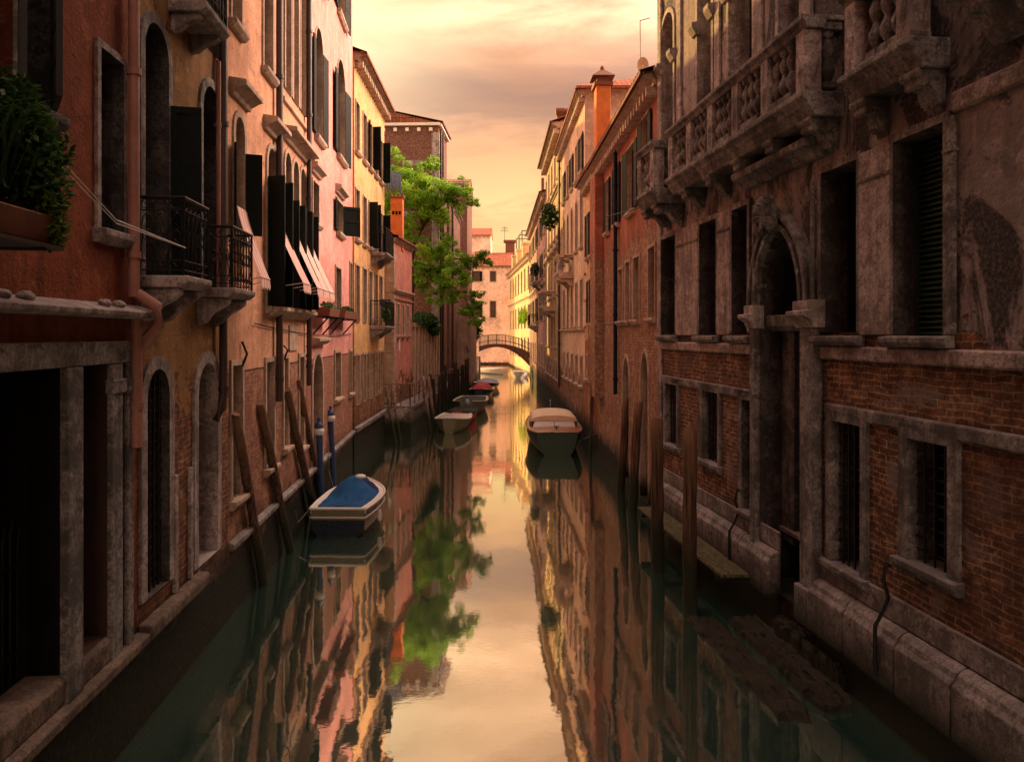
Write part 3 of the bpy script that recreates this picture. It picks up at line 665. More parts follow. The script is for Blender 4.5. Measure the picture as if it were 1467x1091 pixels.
# --- pink house
b = Bld('pink_house', 'bright pink four-storey house with arched green shutters and hanging flower boxes', LF, U(441), U(505), 16.2, 'pink')
b.win(447, 461, 507, 670, 'r', dep=.25, fw=.12, sill=False, pane='blocked', bars=False, fmat='trim', hood=.0, nm='water_gate')
m = b.mb(); m.prism([(0, 4.05), (.1, 4.08), (.22, 4.16), (.22, 4.22), (0, 4.26)], U(445), U(463)); m.build('lintel', 'trim', b.r)
b.win(451, 461, 42, 200, 'r', dep=.15, fw=.05, sh=(176, 174), fmat='trim', pane='void', slat=True)
b.win(482.5, 493, 87, 228, 'r', dep=.15, fw=.05, sh=(176, 174), fmat='trim', pane='void', slat=True)
b.win(483, 493, -40, 27, dep=.15, fw=.05, sh=(176, 174), fmat='trim', pane='void'); b.win(453, 462, -90, -20, dep=.15, fw=.05, sh=(176, 174), fmat='trim', pane='void')
b.win(447, 455.5, 262, 320, dep=.15, fw=.05, hood=.18, fmat='trim', pane='green', sh=None)
b.win(482, 490, 290, 335, dep=.12, fw=.05, hood=.18, fmat='trim', pane='green', sh=(176, 120))
b.win(446.5, 455, 374, 428, dep=.15, fw=.06, fmat='trim', sill=False)
b.win(480, 487.5, 384, 452, dep=.15, fw=.06, fmat='trim', pane='navy', sill=False)
b.win(500.5, 503.5, 377, 448, dep=.15, fw=.05, fmat='trim', pane='brown', sill=False)
b.win(479, 487, 505, 570, dep=.12, fw=.09, fmat='trim', pane='blocked'); b.win(500, 503.5, 503, 563, dep=.12, fw=.08, fmat='trim', pane='blocked')
b.finish(); b.roof(); b.cornice(15.9, .25, .3, dent=.3)
b.pipe(443, 0, 550, 'pipe', .06, .1, v=(16, V(443, 552, .1)))
m = b.mb(); m.prism([(0, 1.05), (.1, 1.05), (.11, 1.14), (0, 1.18)], U(441), U(505)); m.build('kerb', 'kerb', b.r, .01)
for p0, p1, y, lb in ((447, 463, 452, 'rusty flower box on brackets, left of the dark blue window on the pink house'), (472, 492, 455, 'rusty flower box on brackets, right of the dark blue window on the pink house')):
    w0 = .28; a, c = U(p0), U(p1); v_ = 4.3+(480-y)*LF.P(a, 0, 0).y/F
    fb = thing('flower_box', lb, 'flower box', LF.P((a+c)/2, w0, v_), 'flower boxes on the pink house')
    m = MB(LF); m.prism([(.12, v_), (.4, v_), (.44, v_+.2), (.08, v_+.2)], a, c); m.build('box', 'terra', fb)
    m = MB(LF)
    for u in (a+.1, c-.1): m.tube([(u, .0, v_-.45), (u, .38, v_-.02)], .022, 5); m.tube([(u, 0, v_-.02), (u, .42, v_-.02)], .018, 5)
    m.build('bracket', 'iron', fb)
    m = MB(LF); m.leaves(((a+c)/2, .26, v_+.26), ((c-a)/2, .14, .1), 260, .05); m.build('flowers', 'leafdk', fb)
m = MB(LF); u = U(507, .0)-.3; m.tube([(u, -.5, 16.0), (u, -.5, 21.0)], .09, 8); m.obox((u-.5, -.5, 19.3), (1.0, 0, 0), (0, .06, 0), (0, 0, .08)); m.obox((u-.05, -.9, 19.5), (0.08, 0, 0), (0, .8, 0), (0, 0, .08))
m.build('roof_mast', 'pipe', None, label='brown mast with a short crossbar on the pink house roof', category='mast')

# --- yellow house
L5 = Frame(-5.34, 26.0, -5.42, 32.6, 1)
b = Bld('yellow_house', 'narrow warm yellow house with green shutters, small balconies and bracketed eaves', L5, 0, 6.6, 13.9, 'yellow')
q = L5.U
for v0, v1 in ((10.6, 12.3), (7.6, 9.3), (4.75, 6.7)):
    for uu in (.5, 1.9, 3.1, 4.4, 5.6):
        sh_ = (165, 80) if uu in (3.1, 5.6) and v0 > 7 else None
        if v0 < 10 and v0 > 7 and uu == 3.1: sh_ = (100, 80)
        b.win(uu-.32, uu+.32, v1, v0, uv=True, dep=.12, fw=.06, fmat='trim', pane='green' if uu > 3 else 'brown', bars=False, sh=sh_, sill=v0 > 5)
for uu in (.6, 1.9, 3.2, 4.5, 5.7): b.win(uu-.25, uu+.25, 3.6, 1.9, uv=True, dep=.12, fw=.08, fmat='trim', pane='void', bars=False, sill=False)
b.finish(); b.roof(.45, ribs=False); b.cornice(13.62, .28, .38, 'trim', dent=.35)
iron_balcony(b, 3.2, 5.2, .6, 7.45, 8.4, scroll=False); bb = iron_balcony(b, 3.0, 5.3, .62, 4.65, 5.6, scroll=False)
m = b.mb(); m.prism([(0, 1.0), (.1, 1.0), (.11, 1.14), (0, 1.18)], 0, 6.6); m.build('kerb', 'kerb', b.r, .01)
m = MB(L5); m.leaves((4.1, .5, 5.15), (1.2, .13, .42), 1500, .05); m.build('balcony_greenery', 'leafdk', None, label='dark green planting filling the lower balcony of the yellow house', category='plant')
for i, (uu, lb) in enumerate(((4.85, 'round blue disc on a short stem, left of the pair over the green balcony'), (5.15, 'round blue disc on a short stem, right of the pair over the green balcony'))):
    t_ = thing('blue_disc', lb, 'disc', L5.P(uu, .64, 5.6), 'blue discs on the balcony rail')
    p = at(548.5 if i == 0 else 556, 433.5, L5.P(uu, 0, 0).y); m = MB(); 
    m.tube([p+Vector((0, -.02, 0)), p+Vector((0, .02, 0))], .15, 14); m.build('disc', 'bluepole', t_)
    m = MB(); m.tube([p+Vector((0, .03, -.65)), p+Vector((0, .03, 0))], .02, 5); m.build('stem', 'iron', t_)
lp = thing('laundry', 'dark laundry hung outside the yellow house near the eaves', 'laundry', L5.P(6.4, .3, 10.4))
m = MB(L5)
for i in range(7):
    a0 = 5.9+.13*i; m.face([(a0, .2+.07*i, 11.2), (a0+.12, .26+.07*i, 11.2), (a0+.1+.03*(i % 2), .27+.07*i, 10.3+.15*(i % 3)), (a0+.02, .2+.07*i, 10.4+.12*(i % 2))])
m.build('cloth', 'cloth', lp); m = MB(L5); m.tube([(5.8, .05, 11.22), (7.0, .8, 11.22)], .012, 4); m.build('line', 'iron', lp)

# --- rose corner house, garden wall
L6 = Frame(-5.2, 33.7, -4.94, 37.95, 1)
b = Bld('rose_house', 'low rose-pink corner house with quoins, string courses and peeling base', L6, 0, L6.L, 8.6, 'rosepl', deep=5.0)
for uu in (.9, 2.0, 3.1): b.win(uu-.22, uu+.22, 5.7, 4.3, uv=True, dep=.12, fw=.08, fmat='trim', bars=False)
b.finish(); b.cornice(6.15, .2, .16, 'trim'); b.cornice(5.85, .1, .08, 'trim', name='string_course'); b.roof(.25, .2); b.cornice(8.4, .2, .16, 'trim')
m = b.mb()
for i in range(16): m.box(-.03, .3 if i % 2 else .45, -.45, .03, 1.3+i*.44, 1.3+i*.44+.42)
m.build('quoins', 'trim', b.r, .01)
m = b.mb(); m.box(1.05, 1.35, .004, .02, 3.6, 4.1); m.build('plaque', 'white', b.r)
ch = thing('chimney_stack', 'orange plastered chimney with three dark slots in front of the tree', 'chimney', (-5.38, 35.5, 8.4))
m = MB(); p = at(569, 345, 35.5); x = p.x; m.box(x-.27, x+.27, 35.3, 35.8, 8.2, 10.6); m.build('shaft', 'orangepl', ch, .01)
m = MB(); m.box(x-.3, x+.3, 35.26, 35.84, 10.6, 10.68)
for i in range(4): m.box(x-.3+.18*i, x-.22+.18*i, 35.26, 35.84, 10.68, 10.78)
m.build('cap', 'terra', ch)
m = MB(); [m.box(x-.2+.15*i, x-.1+.15*i, 35.28, 35.299, 9.85, 10.0) for i in range(3)]; m.build('vent', 'void', ch)
L7 = Frame(-4.94, 37.95, -4.45, 46.4, 1)
gw = thing('garden_wall', 'tall pinkish garden wall with pilasters and overhanging hedge', 'wall', L7.P(4, 0, 0))
m = MB(L7); m.box(0, L7.L, -.35, 0, -.4, 4.9); m.build('wall', 'garden', gw)
m = MB(L7)
for i in range(9): m.box(.3+i*.98, .62+i*.98, .003, .09, 1.2, 4.7)
m.box(0, L7.L, -.38, .12, 4.72, 4.92); m.build('pilasters', 'trim', gw)
m = MB(L7); m.leaves((3.8, .0, 5.1), (3.9, .45, .45), 3200, .09); m.leaves((5.5, .25, 4.7), (1.6, .25, .5), 900, .09); m.build('hedge', 'leafdk', None, label='dark ivy hedge on top of the garden wall', category='hedge')

# --- brick church tower and apse
TW = Frame(-4.47, 46.6, -4.3, 50.6, 1)
b = Bld('brick_tower', 'square brown brick church transept with white dentils and stone patches, rising behind the tree', TW, 0, 4.0, 17.2, 'towerbr', deep=14, cat='church')
b.win(2.0, 2.9, 14.0, 11.8, uv=True, dep=.15, fw=.06, pane='void', bars=False, fmat='stonepk')
def ex(m): m.face([(0, 0, -.5), (0, -10, -.5), (0, -10, 17.2), (0, 0, 17.2)])
b.finish(); b.roof(.3, .22)
m = b.mb()
m.obox((-.2, .12, 17.0), (.2, 0, 0), (0, -10, 0), (0, 0, .16))
for i in range(13): m.obox((-.17, -.35-.72*i, 16.66), (.17, 0, 0), (0, -.2, 0), (0, 0, .2))
m.box(-.02, 4.0, .003, .2, 17.0, 17.17); m.build('cornice', 'white', b.r)
m = b.mb(); m.obox((-.04, .04, 1), (.04, 0, 0), (0, -.45, 0), (0, 0, 15.6)); m.box(-.04, .45, .003, .05, 1, 16.6)
for y_, w_, z in ((-.3, 1.9, 14.6), (-.3, 2.4, 11.5), (-6.3, 1.5, 14.2), (-5.8, 1.0, 11.4), (-2.6, 1.4, 5.9), (-2.2, 1.2, 8.6)): m.obox((-.03, y_, z), (.03, 0, 0), (0, -w_, 0), (0, 0, .32))
m.build('stone_patches', 'stonepk', b.r)
m = b.mb(); m.tube([(.3, .12, 1.5), (.3, .12, 16.8)], .07, 6); m.tube([(1.3, .12, 1.5), (1.3, .12, 16.8)], .07, 6); m.build('downpipe', 'pipe', b.r)
AP = Frame(-4.15, 51, -4.05, 60, 1)
b = Bld('church_nave', 'pinkish brick side of the church with a rainwater pipe, between tower and apse', AP, 0, 9, 13.2, 'towerbr', deep=8, cat='church')
b.finish(); b.roof(.25, .3); b.cornice(13.0, .2, .2, 'stonepk'); b.pipe(0, 0, 0, 'pipe', .08, .12, u=1.0, v=(13, 1.5))
AF = Frame(-6.6, 66, -3.85, 66, 1)
b = Bld('church_apse', 'tall pale brick apse of the church with a low tiled roof right of the tower', AF, 0, AF.L, 17.4, 'towerbr', deep=8, cat='church')
b.win(1.1, 1.7, 13, 9.5, uv=True, arch='r', dep=.15, fw=.08, pane='void', bars=False); b.finish(); b.roof(.25, .25); b.cornice(17.1, .3, .3, 'stonepk', dent=.4); b.cornice(15.2, .15, .12, 'stonepk', name='string_course')
GS = Frame(-5.0, 57, -3.05, 57.0, 1)
g = thing('grey_stone_wall', 'grey stone block wall closing the far end of the quay', 'wall', GS.P(1, 0, 0))
m = MB(GS); m.box(0, GS.L, -9, 0, -.4, 5.7); m.build('wall', 'greystone', g); m = MB(GS); rg = random.Random(3)
for i in range(12):
    u = 0
    while u < GS.L-.3:
        e = min(GS.L, u+rg.uniform(.4, .8)); m.box(u+.012, e-.012, .002, .025, 1.3+i*.36, 1.3+i*.36+.335); u = e
m.build('blocks', 'greystone', g)

# --- quay with railing and footbridge plate
QF = Frame(-4.35, 33.0, -3.3, 57.0, 1)
q = MB(); P1, P2 = QF.P(0, 0, 0), QF.P(30, 0, 0)
for z0, z1, off in ((-.5, 1.12, 0), (1.12, 1.25, .06)):
    A = [(P1.x+off, P1.y, 0), (P2.x+off, P2.y, 0), (-6.5, P2.y, 0), (-6.5, P1.y, 0)]
    q.face([(a[0], a[1], z1) for a in A]); q.face([(a[0], a[1], z0) for a in A])
    for i in range(4): a, c = A[i], A[(i+1) % 4]; q.face([(a[0], a[1], z0), (c[0], c[1], z0), (c[0], c[1], z1), (a[0], a[1], z1)])
q.build('quay', 'kerb', None, kind='structure')
rl = thing('quay_railing', 'thin iron railing running along the quay edge and its near end', 'railing', QF.P(0, 0, 1.25))
m = MB()
def rrun(p, q_, n):
    for z in (.45, .95): m.tube([p+Vector((0, 0, z)), q_+Vector((0, 0, z))], .03, 5)
    for i in range(n+1):
        c = p+(q_-p)*i/n; m.tube([c, c+Vector((0, 0, .95))], .028, 5)
        if i < n: d2 = p+(q_-p)*(i+1)/n; m.tube([c+Vector((0, 0, .45)), d2+Vector((0, 0, .95))], .01, 4)
k0 = QF.P(.1, -.05, 1.25); rrun(Vector((-5.6, 33.1, 1.25)), k0, 3); rrun(k0, QF.P(26, -.05, 1.25), 22); m.build('rails', 'polelt', rl)
arch = MB(); A = [( -5.7+1.3*i/8, 33.0-.02, 1.1-.5*math.sin(PI*i/8)) for i in range(9)]
arch.strip(A, [(a[0], a[1], 1.2) for a in A]); arch.strip([(a[0], a[1]-.0, a[2]) for a in A], [(a[0], a[1]+.01, a[2]) for a in A]); arch.build('slab_edge', 'stonepk', rl)
rng = random.Random(3)
def pole(name, label, b0, t0, r, mat='pole', group=None, sharp=False, cat='mooring pole'):
    b0, t0 = Vector(b0), Vector(t0); o = thing(name, label, cat, (b0.x, b0.y, -.3), group)
    n = 9; path = []; rad = []; rg = random.Random(int(abs(b0.x*977+b0.y*131)*10))
    ext = b0-(t0-b0)*(.6/(t0.z-b0.z)) if b0.z > -.2 else b0
    for i in range(n+1):
        t = i/n; p = ext.lerp(t0, t)+Vector((rg.uniform(-1, 1), rg.uniform(-1, 1), 0))*r*.12; path.append(p); rad.append(r*(1.05-.12*t)*rg.uniform(.94, 1.05))
    m = MB()
    if sharp: path.append(t0+(t0-b0).normalized()*.16); rad.append(r*.35); 
    else: path.append(t0+(t0-b0).normalized()*.03); rad.append(r*.75)
    m.tube(path, rad, 10); m.build('post', mat, o); return o
pole('mooring_pole', 'thick leaning dark pole nearest the arched gates on the left', (-4.30, 13.3, 0), (-4.22, 11.75, 3.07), .085, group='dark poles leaning on the peach house')
pole('mooring_pole', 'second leaning dark pole, between the thickest pole and the paired poles', (-4.42, 15.3, 0), (-4.36, 13.3, 3.1), .085, group='dark poles leaning on the peach house')
pole('mooring_pole', 'leaning dark pole, left one of the close pair beside the blue boat', (-4.62, 18.0, 0), (-4.48, 15.3, 3.2), .085, group='dark poles leaning on the peach house')
pole('mooring_pole', 'leaning dark pole, right one of the close pair beside the blue boat', (-4.78, 19.4, 0), (-4.63, 16.6, 3.35), .085, group='dark poles leaning on the peach house')
for px0, px1, dd, ht, lb in ((457, 462, 18.6, 2.05, 'blue mooring pole with white band and cap, left of the pair by the arched door'), (473.5, 480, 20.6, 2.15, 'blue mooring pole with white band and cap, right of the pair by the arched door')):
    t_ = at(px0, 480, dd); b_ = at(px1, 480, dd); o = thing('striped_pole', lb, 'mooring pole', (b_.x, dd, -.3), 'blue mooring poles')
    m = MB(); B0 = Vector((b_.x, dd, -.4)); T0 = Vector((t_.x, dd, ht)); m.tube([B0, T0], .072, 12); m.build('post', 'bluepole', o)
    m = MB(); m.lathe((t_.x, dd, ht), [(.085, -.16), (.12, -.12), (.13, -.04), (.10, .0), (.085, .0)], 12); m.build('band', 'white', o)
    m = MB(); m.lathe((t_.x, dd, ht+.004), [(.11, 0), (.115, .05), (.06, .13), (.03, .16), (.045, .2), (.02, .26)], 12); m.build('cap', 'bluepole', o)
for i, (a, c_, lb) in enumerate((((553, 556), (567, 636), 'thin pale leaning pole at the near quay end, left of two'), ((561, 556), (574, 632), 'thin pale leaning pole at the near quay end, right of two'), ((605.5, 540), (617, 604), 'pale slanted pole against the quay, left of its pair'), ((613.5, 540), (623, 600), 'pale slanted pole against the quay, right of its pair'))):
    dd = (30.5, 31, 34.5, 35.5)[i]; B0 = at(c_[0], c_[1], dd); B0.z = 0; pole('mooring_pole', lb, B0, at(a[0], a[1], dd+.6), .06 if i < 2 else .085, 'polelt', 'pale poles at the near end of the quay')
for i in range(14):
    uu = 4.6+i*1.35; p = QF.P(uu, .18+.06*rng.random(), 0); h_ = 2.2+rng.uniform(-.2, .45)
    pole('mooring_pole', 'one of the row of dark mooring poles standing along the quay edge', p, p+Vector((rng.uniform(-.12, .05), rng.uniform(-.1, .1), h_)), .09, 'poledk', 'dark poles along the quay edge')

# ================================================================ the tree
def tree():
    o = thing('acacia_tree', 'bright green feathery tree leaning over the garden wall', 'tree', at(588, 450, 43.0)-Vector((0, 0, 3.6)))
    D = 43.0; J = random.Random(11)
    bl = [(562, 262, 24, 0), (580, 243, 20, 1), (600, 262, 22, -1), (557, 300, 22, 1), (585, 288, 22, .5), (612, 285, 24, 0), (632, 276, 20, -1), (652, 285, 18, 0), (668, 274, 10, 0), (678, 290, 8, 0), (600, 310, 22, 0), (630, 303, 16, .5), (566, 330, 18, 1), (655, 268, 12, .3), (590, 335, 14, 0), (618, 236, 12, .6),
          (620, 362, 18, 0), (640, 352, 14, -.5), (645, 378, 20, 0), (615, 388, 18, .5), (668, 372, 16, 0), (690, 368, 11, 0), (635, 402, 18, 0), (662, 398, 14, -.3), (608, 405, 14, .5), (652, 425, 12, 0), (678, 420, 10, 0), (668, 445, 12, 0), (684, 462, 10, .4), (625, 425, 12, 0), (598, 380, 12, 0), (682, 438, 9, 0), (700, 376, 6, 0)]
    cr = MB(); dk = MB()
    for px, y, r, dy in bl:
        c = at(px, y, D+dy); r_ = r*D/F
        for k in range(13):
            q = c+Vector((J.gauss(0, .55), J.gauss(0, .9), J.gauss(0, .42)))*r_
            cr.leaves(q, (r_*J.uniform(.3, .65), r_*.6, r_*J.uniform(.2, .5)), int(165*(r/18)**2)+24, .068, J, 1.4)
    cr.build('crown', 'leaf', o)
    m = MB(); P = lambda px, y, dy=0: at(px, y, D+dy)
    br = [([P(588, 452), P(590, 410), P(589, 375), P(594, 350)], [.17, .14, .13, .11]), ([P(594, 350), P(606, 325), P(620, 305), P(640, 288), P(665, 278)], [.10, .08, .06, .04, .015]),
          ([P(606, 325), P(598, 295), P(585, 255)], [.07, .05, .02]), ([P(589, 375), P(575, 330), P(562, 285)], [.08, .05, .02]), ([P(592, 410), P(612, 388), P(640, 372), P(690, 368)], [.08, .06, .04, .012]),
          ([P(620, 382), P(640, 400), P(668, 430), P(682, 460)], [.05, .04, .025, .01]), ([P(620, 305), P(630, 270), P(618, 240)], [.05, .03, .01])]
    for p, r in br: m.tube(p, r, 7)
    for px, y, r, dy in bl:
        for k in range(2): a0 = P(px, y, dy); m.tube([a0+Vector((J.uniform(-1, 1), J.uniform(-1, 1), -.5))*r*D/F, a0+Vector((J.uniform(-1, 1), J.uniform(-1, 1), .5))*r*D/F], [.018, .006], 4)
    m.build('trunk', 'bark', o)
tree()

# ================================================================ RIGHT BANK
RP = Frame(5.18, 0, 5.18-.1105*40, 40, -1)
U, V = RP.U, RP.V
uc = U(945)
b = Bld('stone_palazzo', 'grand dark palazzo with stone balconies, carved portal and bare brick ground floor', RP, -26, uc, 24.0, 'palazzo', cat='palazzo')  # raised and stretched behind the camera, unseen, to shade the near canal
kw = dict(fmat='stonedk', bars=False, fout=.05)
b.win(955.5, 972, 550, 637, dep=.3, fw=.12, pane='void', grid=.13, **kw)
b.win(1009, 1031, 561, 662, dep=.3, fw=.12, pane='void', grid=.13, **kw)
b.win(1066, 1084, 573, 733, dep=.3, fw=.14, pane='void', grid=.13, **kw)
b.win(1195, 1237, 606, 815, dep=.3, fw=.13, pane='void', grid=.13, **kw)
b.win(1305, 1363, 633, 815, dep=.3, fw=.15, pane='void', grid=.13, **kw)
b.win(U(1620), U(1545), 3.22, 1.6, uv=True, dep=.3, fw=.15, pane='void', **kw)
for p0, p1, vt, pn, sh_ in ((950, 970, 6.38, 'void', None), (1005, 1029, 6.38, 'void', None), (1052, 1074, 6.4, 'void', None), (1181, 1232, 6.4, 'void', None)):
    u1_, u0_ = U(p0), U(p1); w, *_ = b.win(u0_, u1_, vt, 4.34, uv=True, dep=.32, fw=.09, pane=pn, rmat='reveal_shade', sill=False, **kw)
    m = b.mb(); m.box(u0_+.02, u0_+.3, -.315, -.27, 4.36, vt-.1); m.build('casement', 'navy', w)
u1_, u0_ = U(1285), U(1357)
w, *_ = b.win(u0_, u1_, 6.42, 4.3, uv=True, dep=.34, fw=.09, pane='void', rmat='reveal_shade', sill=False, **kw)
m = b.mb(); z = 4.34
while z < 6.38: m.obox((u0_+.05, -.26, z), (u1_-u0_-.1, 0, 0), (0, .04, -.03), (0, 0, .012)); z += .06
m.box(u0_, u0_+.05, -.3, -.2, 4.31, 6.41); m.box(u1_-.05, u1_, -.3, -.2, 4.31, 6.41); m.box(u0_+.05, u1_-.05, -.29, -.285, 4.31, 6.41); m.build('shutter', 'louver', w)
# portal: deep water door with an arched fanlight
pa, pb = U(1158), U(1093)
b.win(pa, pb, 5.86, .55, 'p', rise=1.1, uv=True, dep=.75, fw=.015, rmat='reveal_shade', pane='void', sill=False, **kw)
# upper windows, green shuttered
for p0, p1 in ((949.5, 966), (1001, 1021), (1046, 1080), (1118, 1148), (1255, 1300)):
    u1_, u0_ = U(p0), U(p1); w, *_ = b.win(u0_, u1_, 11.2, 7.4, 'r', uv=True, dep=.35, fw=.1, pane='glass', sill=False, fmat='stonepk', bars=False)
    m = b.mb(); m.box(u0_+.02, (u0_+u1_)/2, -.34, -.29, 7.45, 10.3); m.build('shutter', 'greenlt', w)
    for u in (u0_-.06, u1_+.06): m = b.mb(); m.prism([(0, 10.0), (.08, 10.02), (.16, 10.16), (.16, 10.24), (0, 10.26)], u-.12, u+.12); m.build('capital', 'stonepk', w)
for p0, p1 in ((960, 985), (1050, 1090), (1150, 1210), (1330, 1420)):
    b.win(U(p1), U(p0), 16, 13.2, uv=True, dep=.3, fw=.12, pane='glass', fmat='stonedk')
b.finish(); b.roof(.5); b.cornice(23.6, .35, .45, 'stonedk', dent=.4)
# belts, kerb, pilasters
def belt(v0, v1, out, u0_, u1_, mat='stonedk', nm='stone_band', ch=.02): m = b.mb(); m.prism([(-.01, v0), (out-ch, v0), (out, v0+ch), (out, v1-ch), (out-ch, v1), (-.01, v1)], u0_, u1_); return m.build(nm, mat, b.r, .006)
A0, A1 = -9, U(1180); B0, B1 = U(1084), uc
belt(3.99, 4.16, .07, A0, A1, 'stonepk'); belt(3.99, 4.16, .07, B0, B1, 'stonepk')
belt(3.27, 3.43, .05, A0, U(1186)); belt(3.27, 3.43, .05, U(1086), U(950))
belt(6.48, 6.68, .05, -9, U(1365)-.03, 'stonepk'); belt(7.12, 7.3, .06, -9, U(1363)-.5, 'stonepk')
for p0, p1 in ((950, 970), (1005, 1029), (1052, 1074), (1181, 1232), (1285, 1357)):
    m = b.mb(); m.prism([(0, 4.17), (.1, 4.17), (.16, 4.22), (.16, 4.28), (0, 4.3)], U(p1)-.12, U(p0)+.12); m.build('sill', 'stonedk', b.r, .008)
for p0, p1, mt in ((972, 1003, 'stonepk'), (1031, 1049, 'stonepk'), (1236, 1281, 'stonepk'), (1361, 1372, 'stonedk')):
    m = b.mb(); m.box(U(p1), U(p0), 0, .055, 4.3, 6.45); m.build('pilaster', mt, b.r, .012)
    m = b.mb(); m.box(U(p1)-.02, U(p0)+.02, 0, .075, 6.1, 6.13); m.build('moulding', 'stonedk', b.r)
m = b.mb(); m.box(uc-.25, uc+.0, .003, .06, .9, 23.5); m.build('corner_pilaster', 'stonepk', b.r, .012)
for p in (975, 1030, 1090, 1160): m = b.mb(); m.box(U(p)-.12, U(p)+.12, .003, .05, 7.35, 13); m.build('pilaster', 'stonepk', b.r, .01)
for (u0_, u1_) in ((-9, U(1180)+.02), (U(1120)+.02, uc)):
    m = b.mb(); u = u0_; rg = random.Random(5)
    while u < u1_-.05:
        e = min(u1_, u+rg.uniform(.75, 1.25)); o_ = rg.uniform(-.008, .008)
        m.prism([(0, .45), (.19+o_, .45), (.21+o_, .5), (.21+o_, .98), (.17, 1.03), (.15, 1.08), (.10, 1.12), (0, 1.15)], u+.008, e-.008); u = e
    m.build('kerb', 'kerb', b.r, .008)
    m = b.mb(); m.box(u0_, u1_, 0, .09, -.4, .44); m.build('foundation', 'kerb', b.r); m = b.mb(); m.box(u0_, u1_, .003, .05, 1.155, 1.42); m.build('base_course', 'kerb', b.r, .008)
for px in (1048, 1258):                                     # iron brackets clasping the kerb
    u = U(px, .2); m = b.mb(); m.tube([(u, .06, 1.75), (u, .1, 1.8), (u, .14, 1.6), (u, .08, 1.4), (u, .15, 1.25), (u, .235, 1.1), (u, .24, .7), (u, .22, .55)], .024, 6); m.build('iron_clamp', 'iron', b.r)
# portal stonework
ua, ub = U(1180), U(1085)
for u0_, u1_ in ((ua, pa), (pb, ub)):
    m = b.mb(); m.box(u0_+.02, u1_-.02, 0, .14, .95, 4.4); m.box(u0_-.02, u1_+.02, 0, .2, .45, .95); m.build('jamb', 'stonedk', b.r, .012)
    m = b.mb(); m.prism([(0, 4.4), (.16, 4.4), (.2, 4.5), (.3, 4.56), (.3, 4.62), (.2, 4.63), (.2, 4.76), (0, 4.76)], u0_-.05, u1_+.06); m.build('capital', 'stone', b.r, .008)
    m = b.mb(); [m.tube([(u0_+(u1_-u0_)*t, .14, 4.77), (u0_+(u1_-u0_)*t, .14, 6.3)], .03, 6) for t in (.08,)]; m.build('colonnette', 'stonedk', b.r)
m = b.mb()
for k, (g1, g2, o_) in enumerate(((.0, .07, .16), (.09, .15, .12), (.17, .24, .17))):
    A = outline(pa-g1, pb+g1, 4.77, 5.86+g1, 'p', 1.1+g1, 16); C = outline(pa-g2, pb+g2, 4.77, 5.86+g2, 'p', 1.1+g2, 16)
    m.strip([(x, o_, y) for x, y in A], [(x, o_, y) for x, y in C]); m.strip([(x, o_, y) for x, y in A], [(x, -.04, y) for x, y in A]); m.strip([(x, o_, y) for x, y in C], [(x, 0, y) for x, y in C])
m.build('archivolt', 'stonedk', b.r)
m = b.mb(); m.prism([(0, 6.62), (.1, 6.62), (.16, 6.7), (.3, 6.76), (.32, 6.85), (.1, 6.92), (0, 6.92)], ua-.1, ub+.3); m.build('cornice', 'stonedk', b.r, .01)
# carved bearded head on the keystone
hu, hv, hw_ = (pa+pb)/2, 6.0, .3
hd_ = b.mb(); hd_.blob((hu, hw_, hv+.12), (.13, .15, .19), 14, 10, .02); hd_.blob((hu, hw_+.13, hv+.06), (.035, .06, .06), 8, 6); hd_.blob((hu, hw_-.08, hv+.0), (.12, .2, .2), 12, 8, .03)
for s_ in (-1, 1): hd_.blob((hu+s_*.06, hw_+.1, hv+.17), (.045, .045, .022), 8, 6); hd_.blob((hu+s_*.14, hw_, hv+.08), (.025, .05, .06), 8, 6); hd_.blob((hu+s_*.05, hw_+.12, hv-.01), (.05, .03, .02), 8, 6)
kh = hd_.build('keystone_head', 'stonedk', b.r)
m = b.mb(); rg = random.Random(9)
for i in range(34): a0 = rg.uniform(-1, 1); m.blob((hu+a0*.13, hw_+rg.uniform(-.05, .1), hv-.1-rg.uniform(0, .2)*(1.2-abs(a0))), (.03, .03, .055), 7, 5, .1, rg)
m.build('beard', 'stonedk', kh); m = b.mb()
for i in range(26): a0 = rg.uniform(0, PI); m.blob((hu+.13*math.cos(a0), hw_-.05+rg.uniform(-.06, .08), hv+.14+.17*math.sin(a0)), (.035, .045, .03), 7, 5, .1, rg)
m.build('hair', 'stonedk', kh)
m = b.mb(); dm = (pa+pb)/2; m.box(pa+.02, dm-.005, -.7, -.64, 1.42, 4.5); m.box(dm+.005, pb-.02, -.7, -.64, 1.42, 4.5)
for z in (1.6, 2.5, 3.4): 
    for c_ in (pa+.1, dm+.08): m.box(c_, c_+.45, -.64, -.62, z, z+.7)
m.build('door', 'green', b.r); m = b.mb(); m.prism([(-.7, 4.36), (-.12, 4.36), (-.05, 4.44), (-.03, 4.6), (-.7, 4.62)], pa+.002, pb-.002); m.build('transom', 'stonedk', b.r, .01)
m = b.mb(); m.box(U(1110), pb-.002, -.6, -.3, 1.15, 4.355); m.build('inner_pier', 'stonedk', b.r, .012)
m = b.mb(); m.box(pa+.01, pb-.01, -.74, -.25, 1.3, 1.37); m.build('threshold', 'stonepk', b.r, .01)
m = b.mb(); m.tube([(pa+.35, -.4, 1.42), (pa+.35, -.4, 3.4)], .02, 6); m.build('water_pipe', 'navy', b.r)
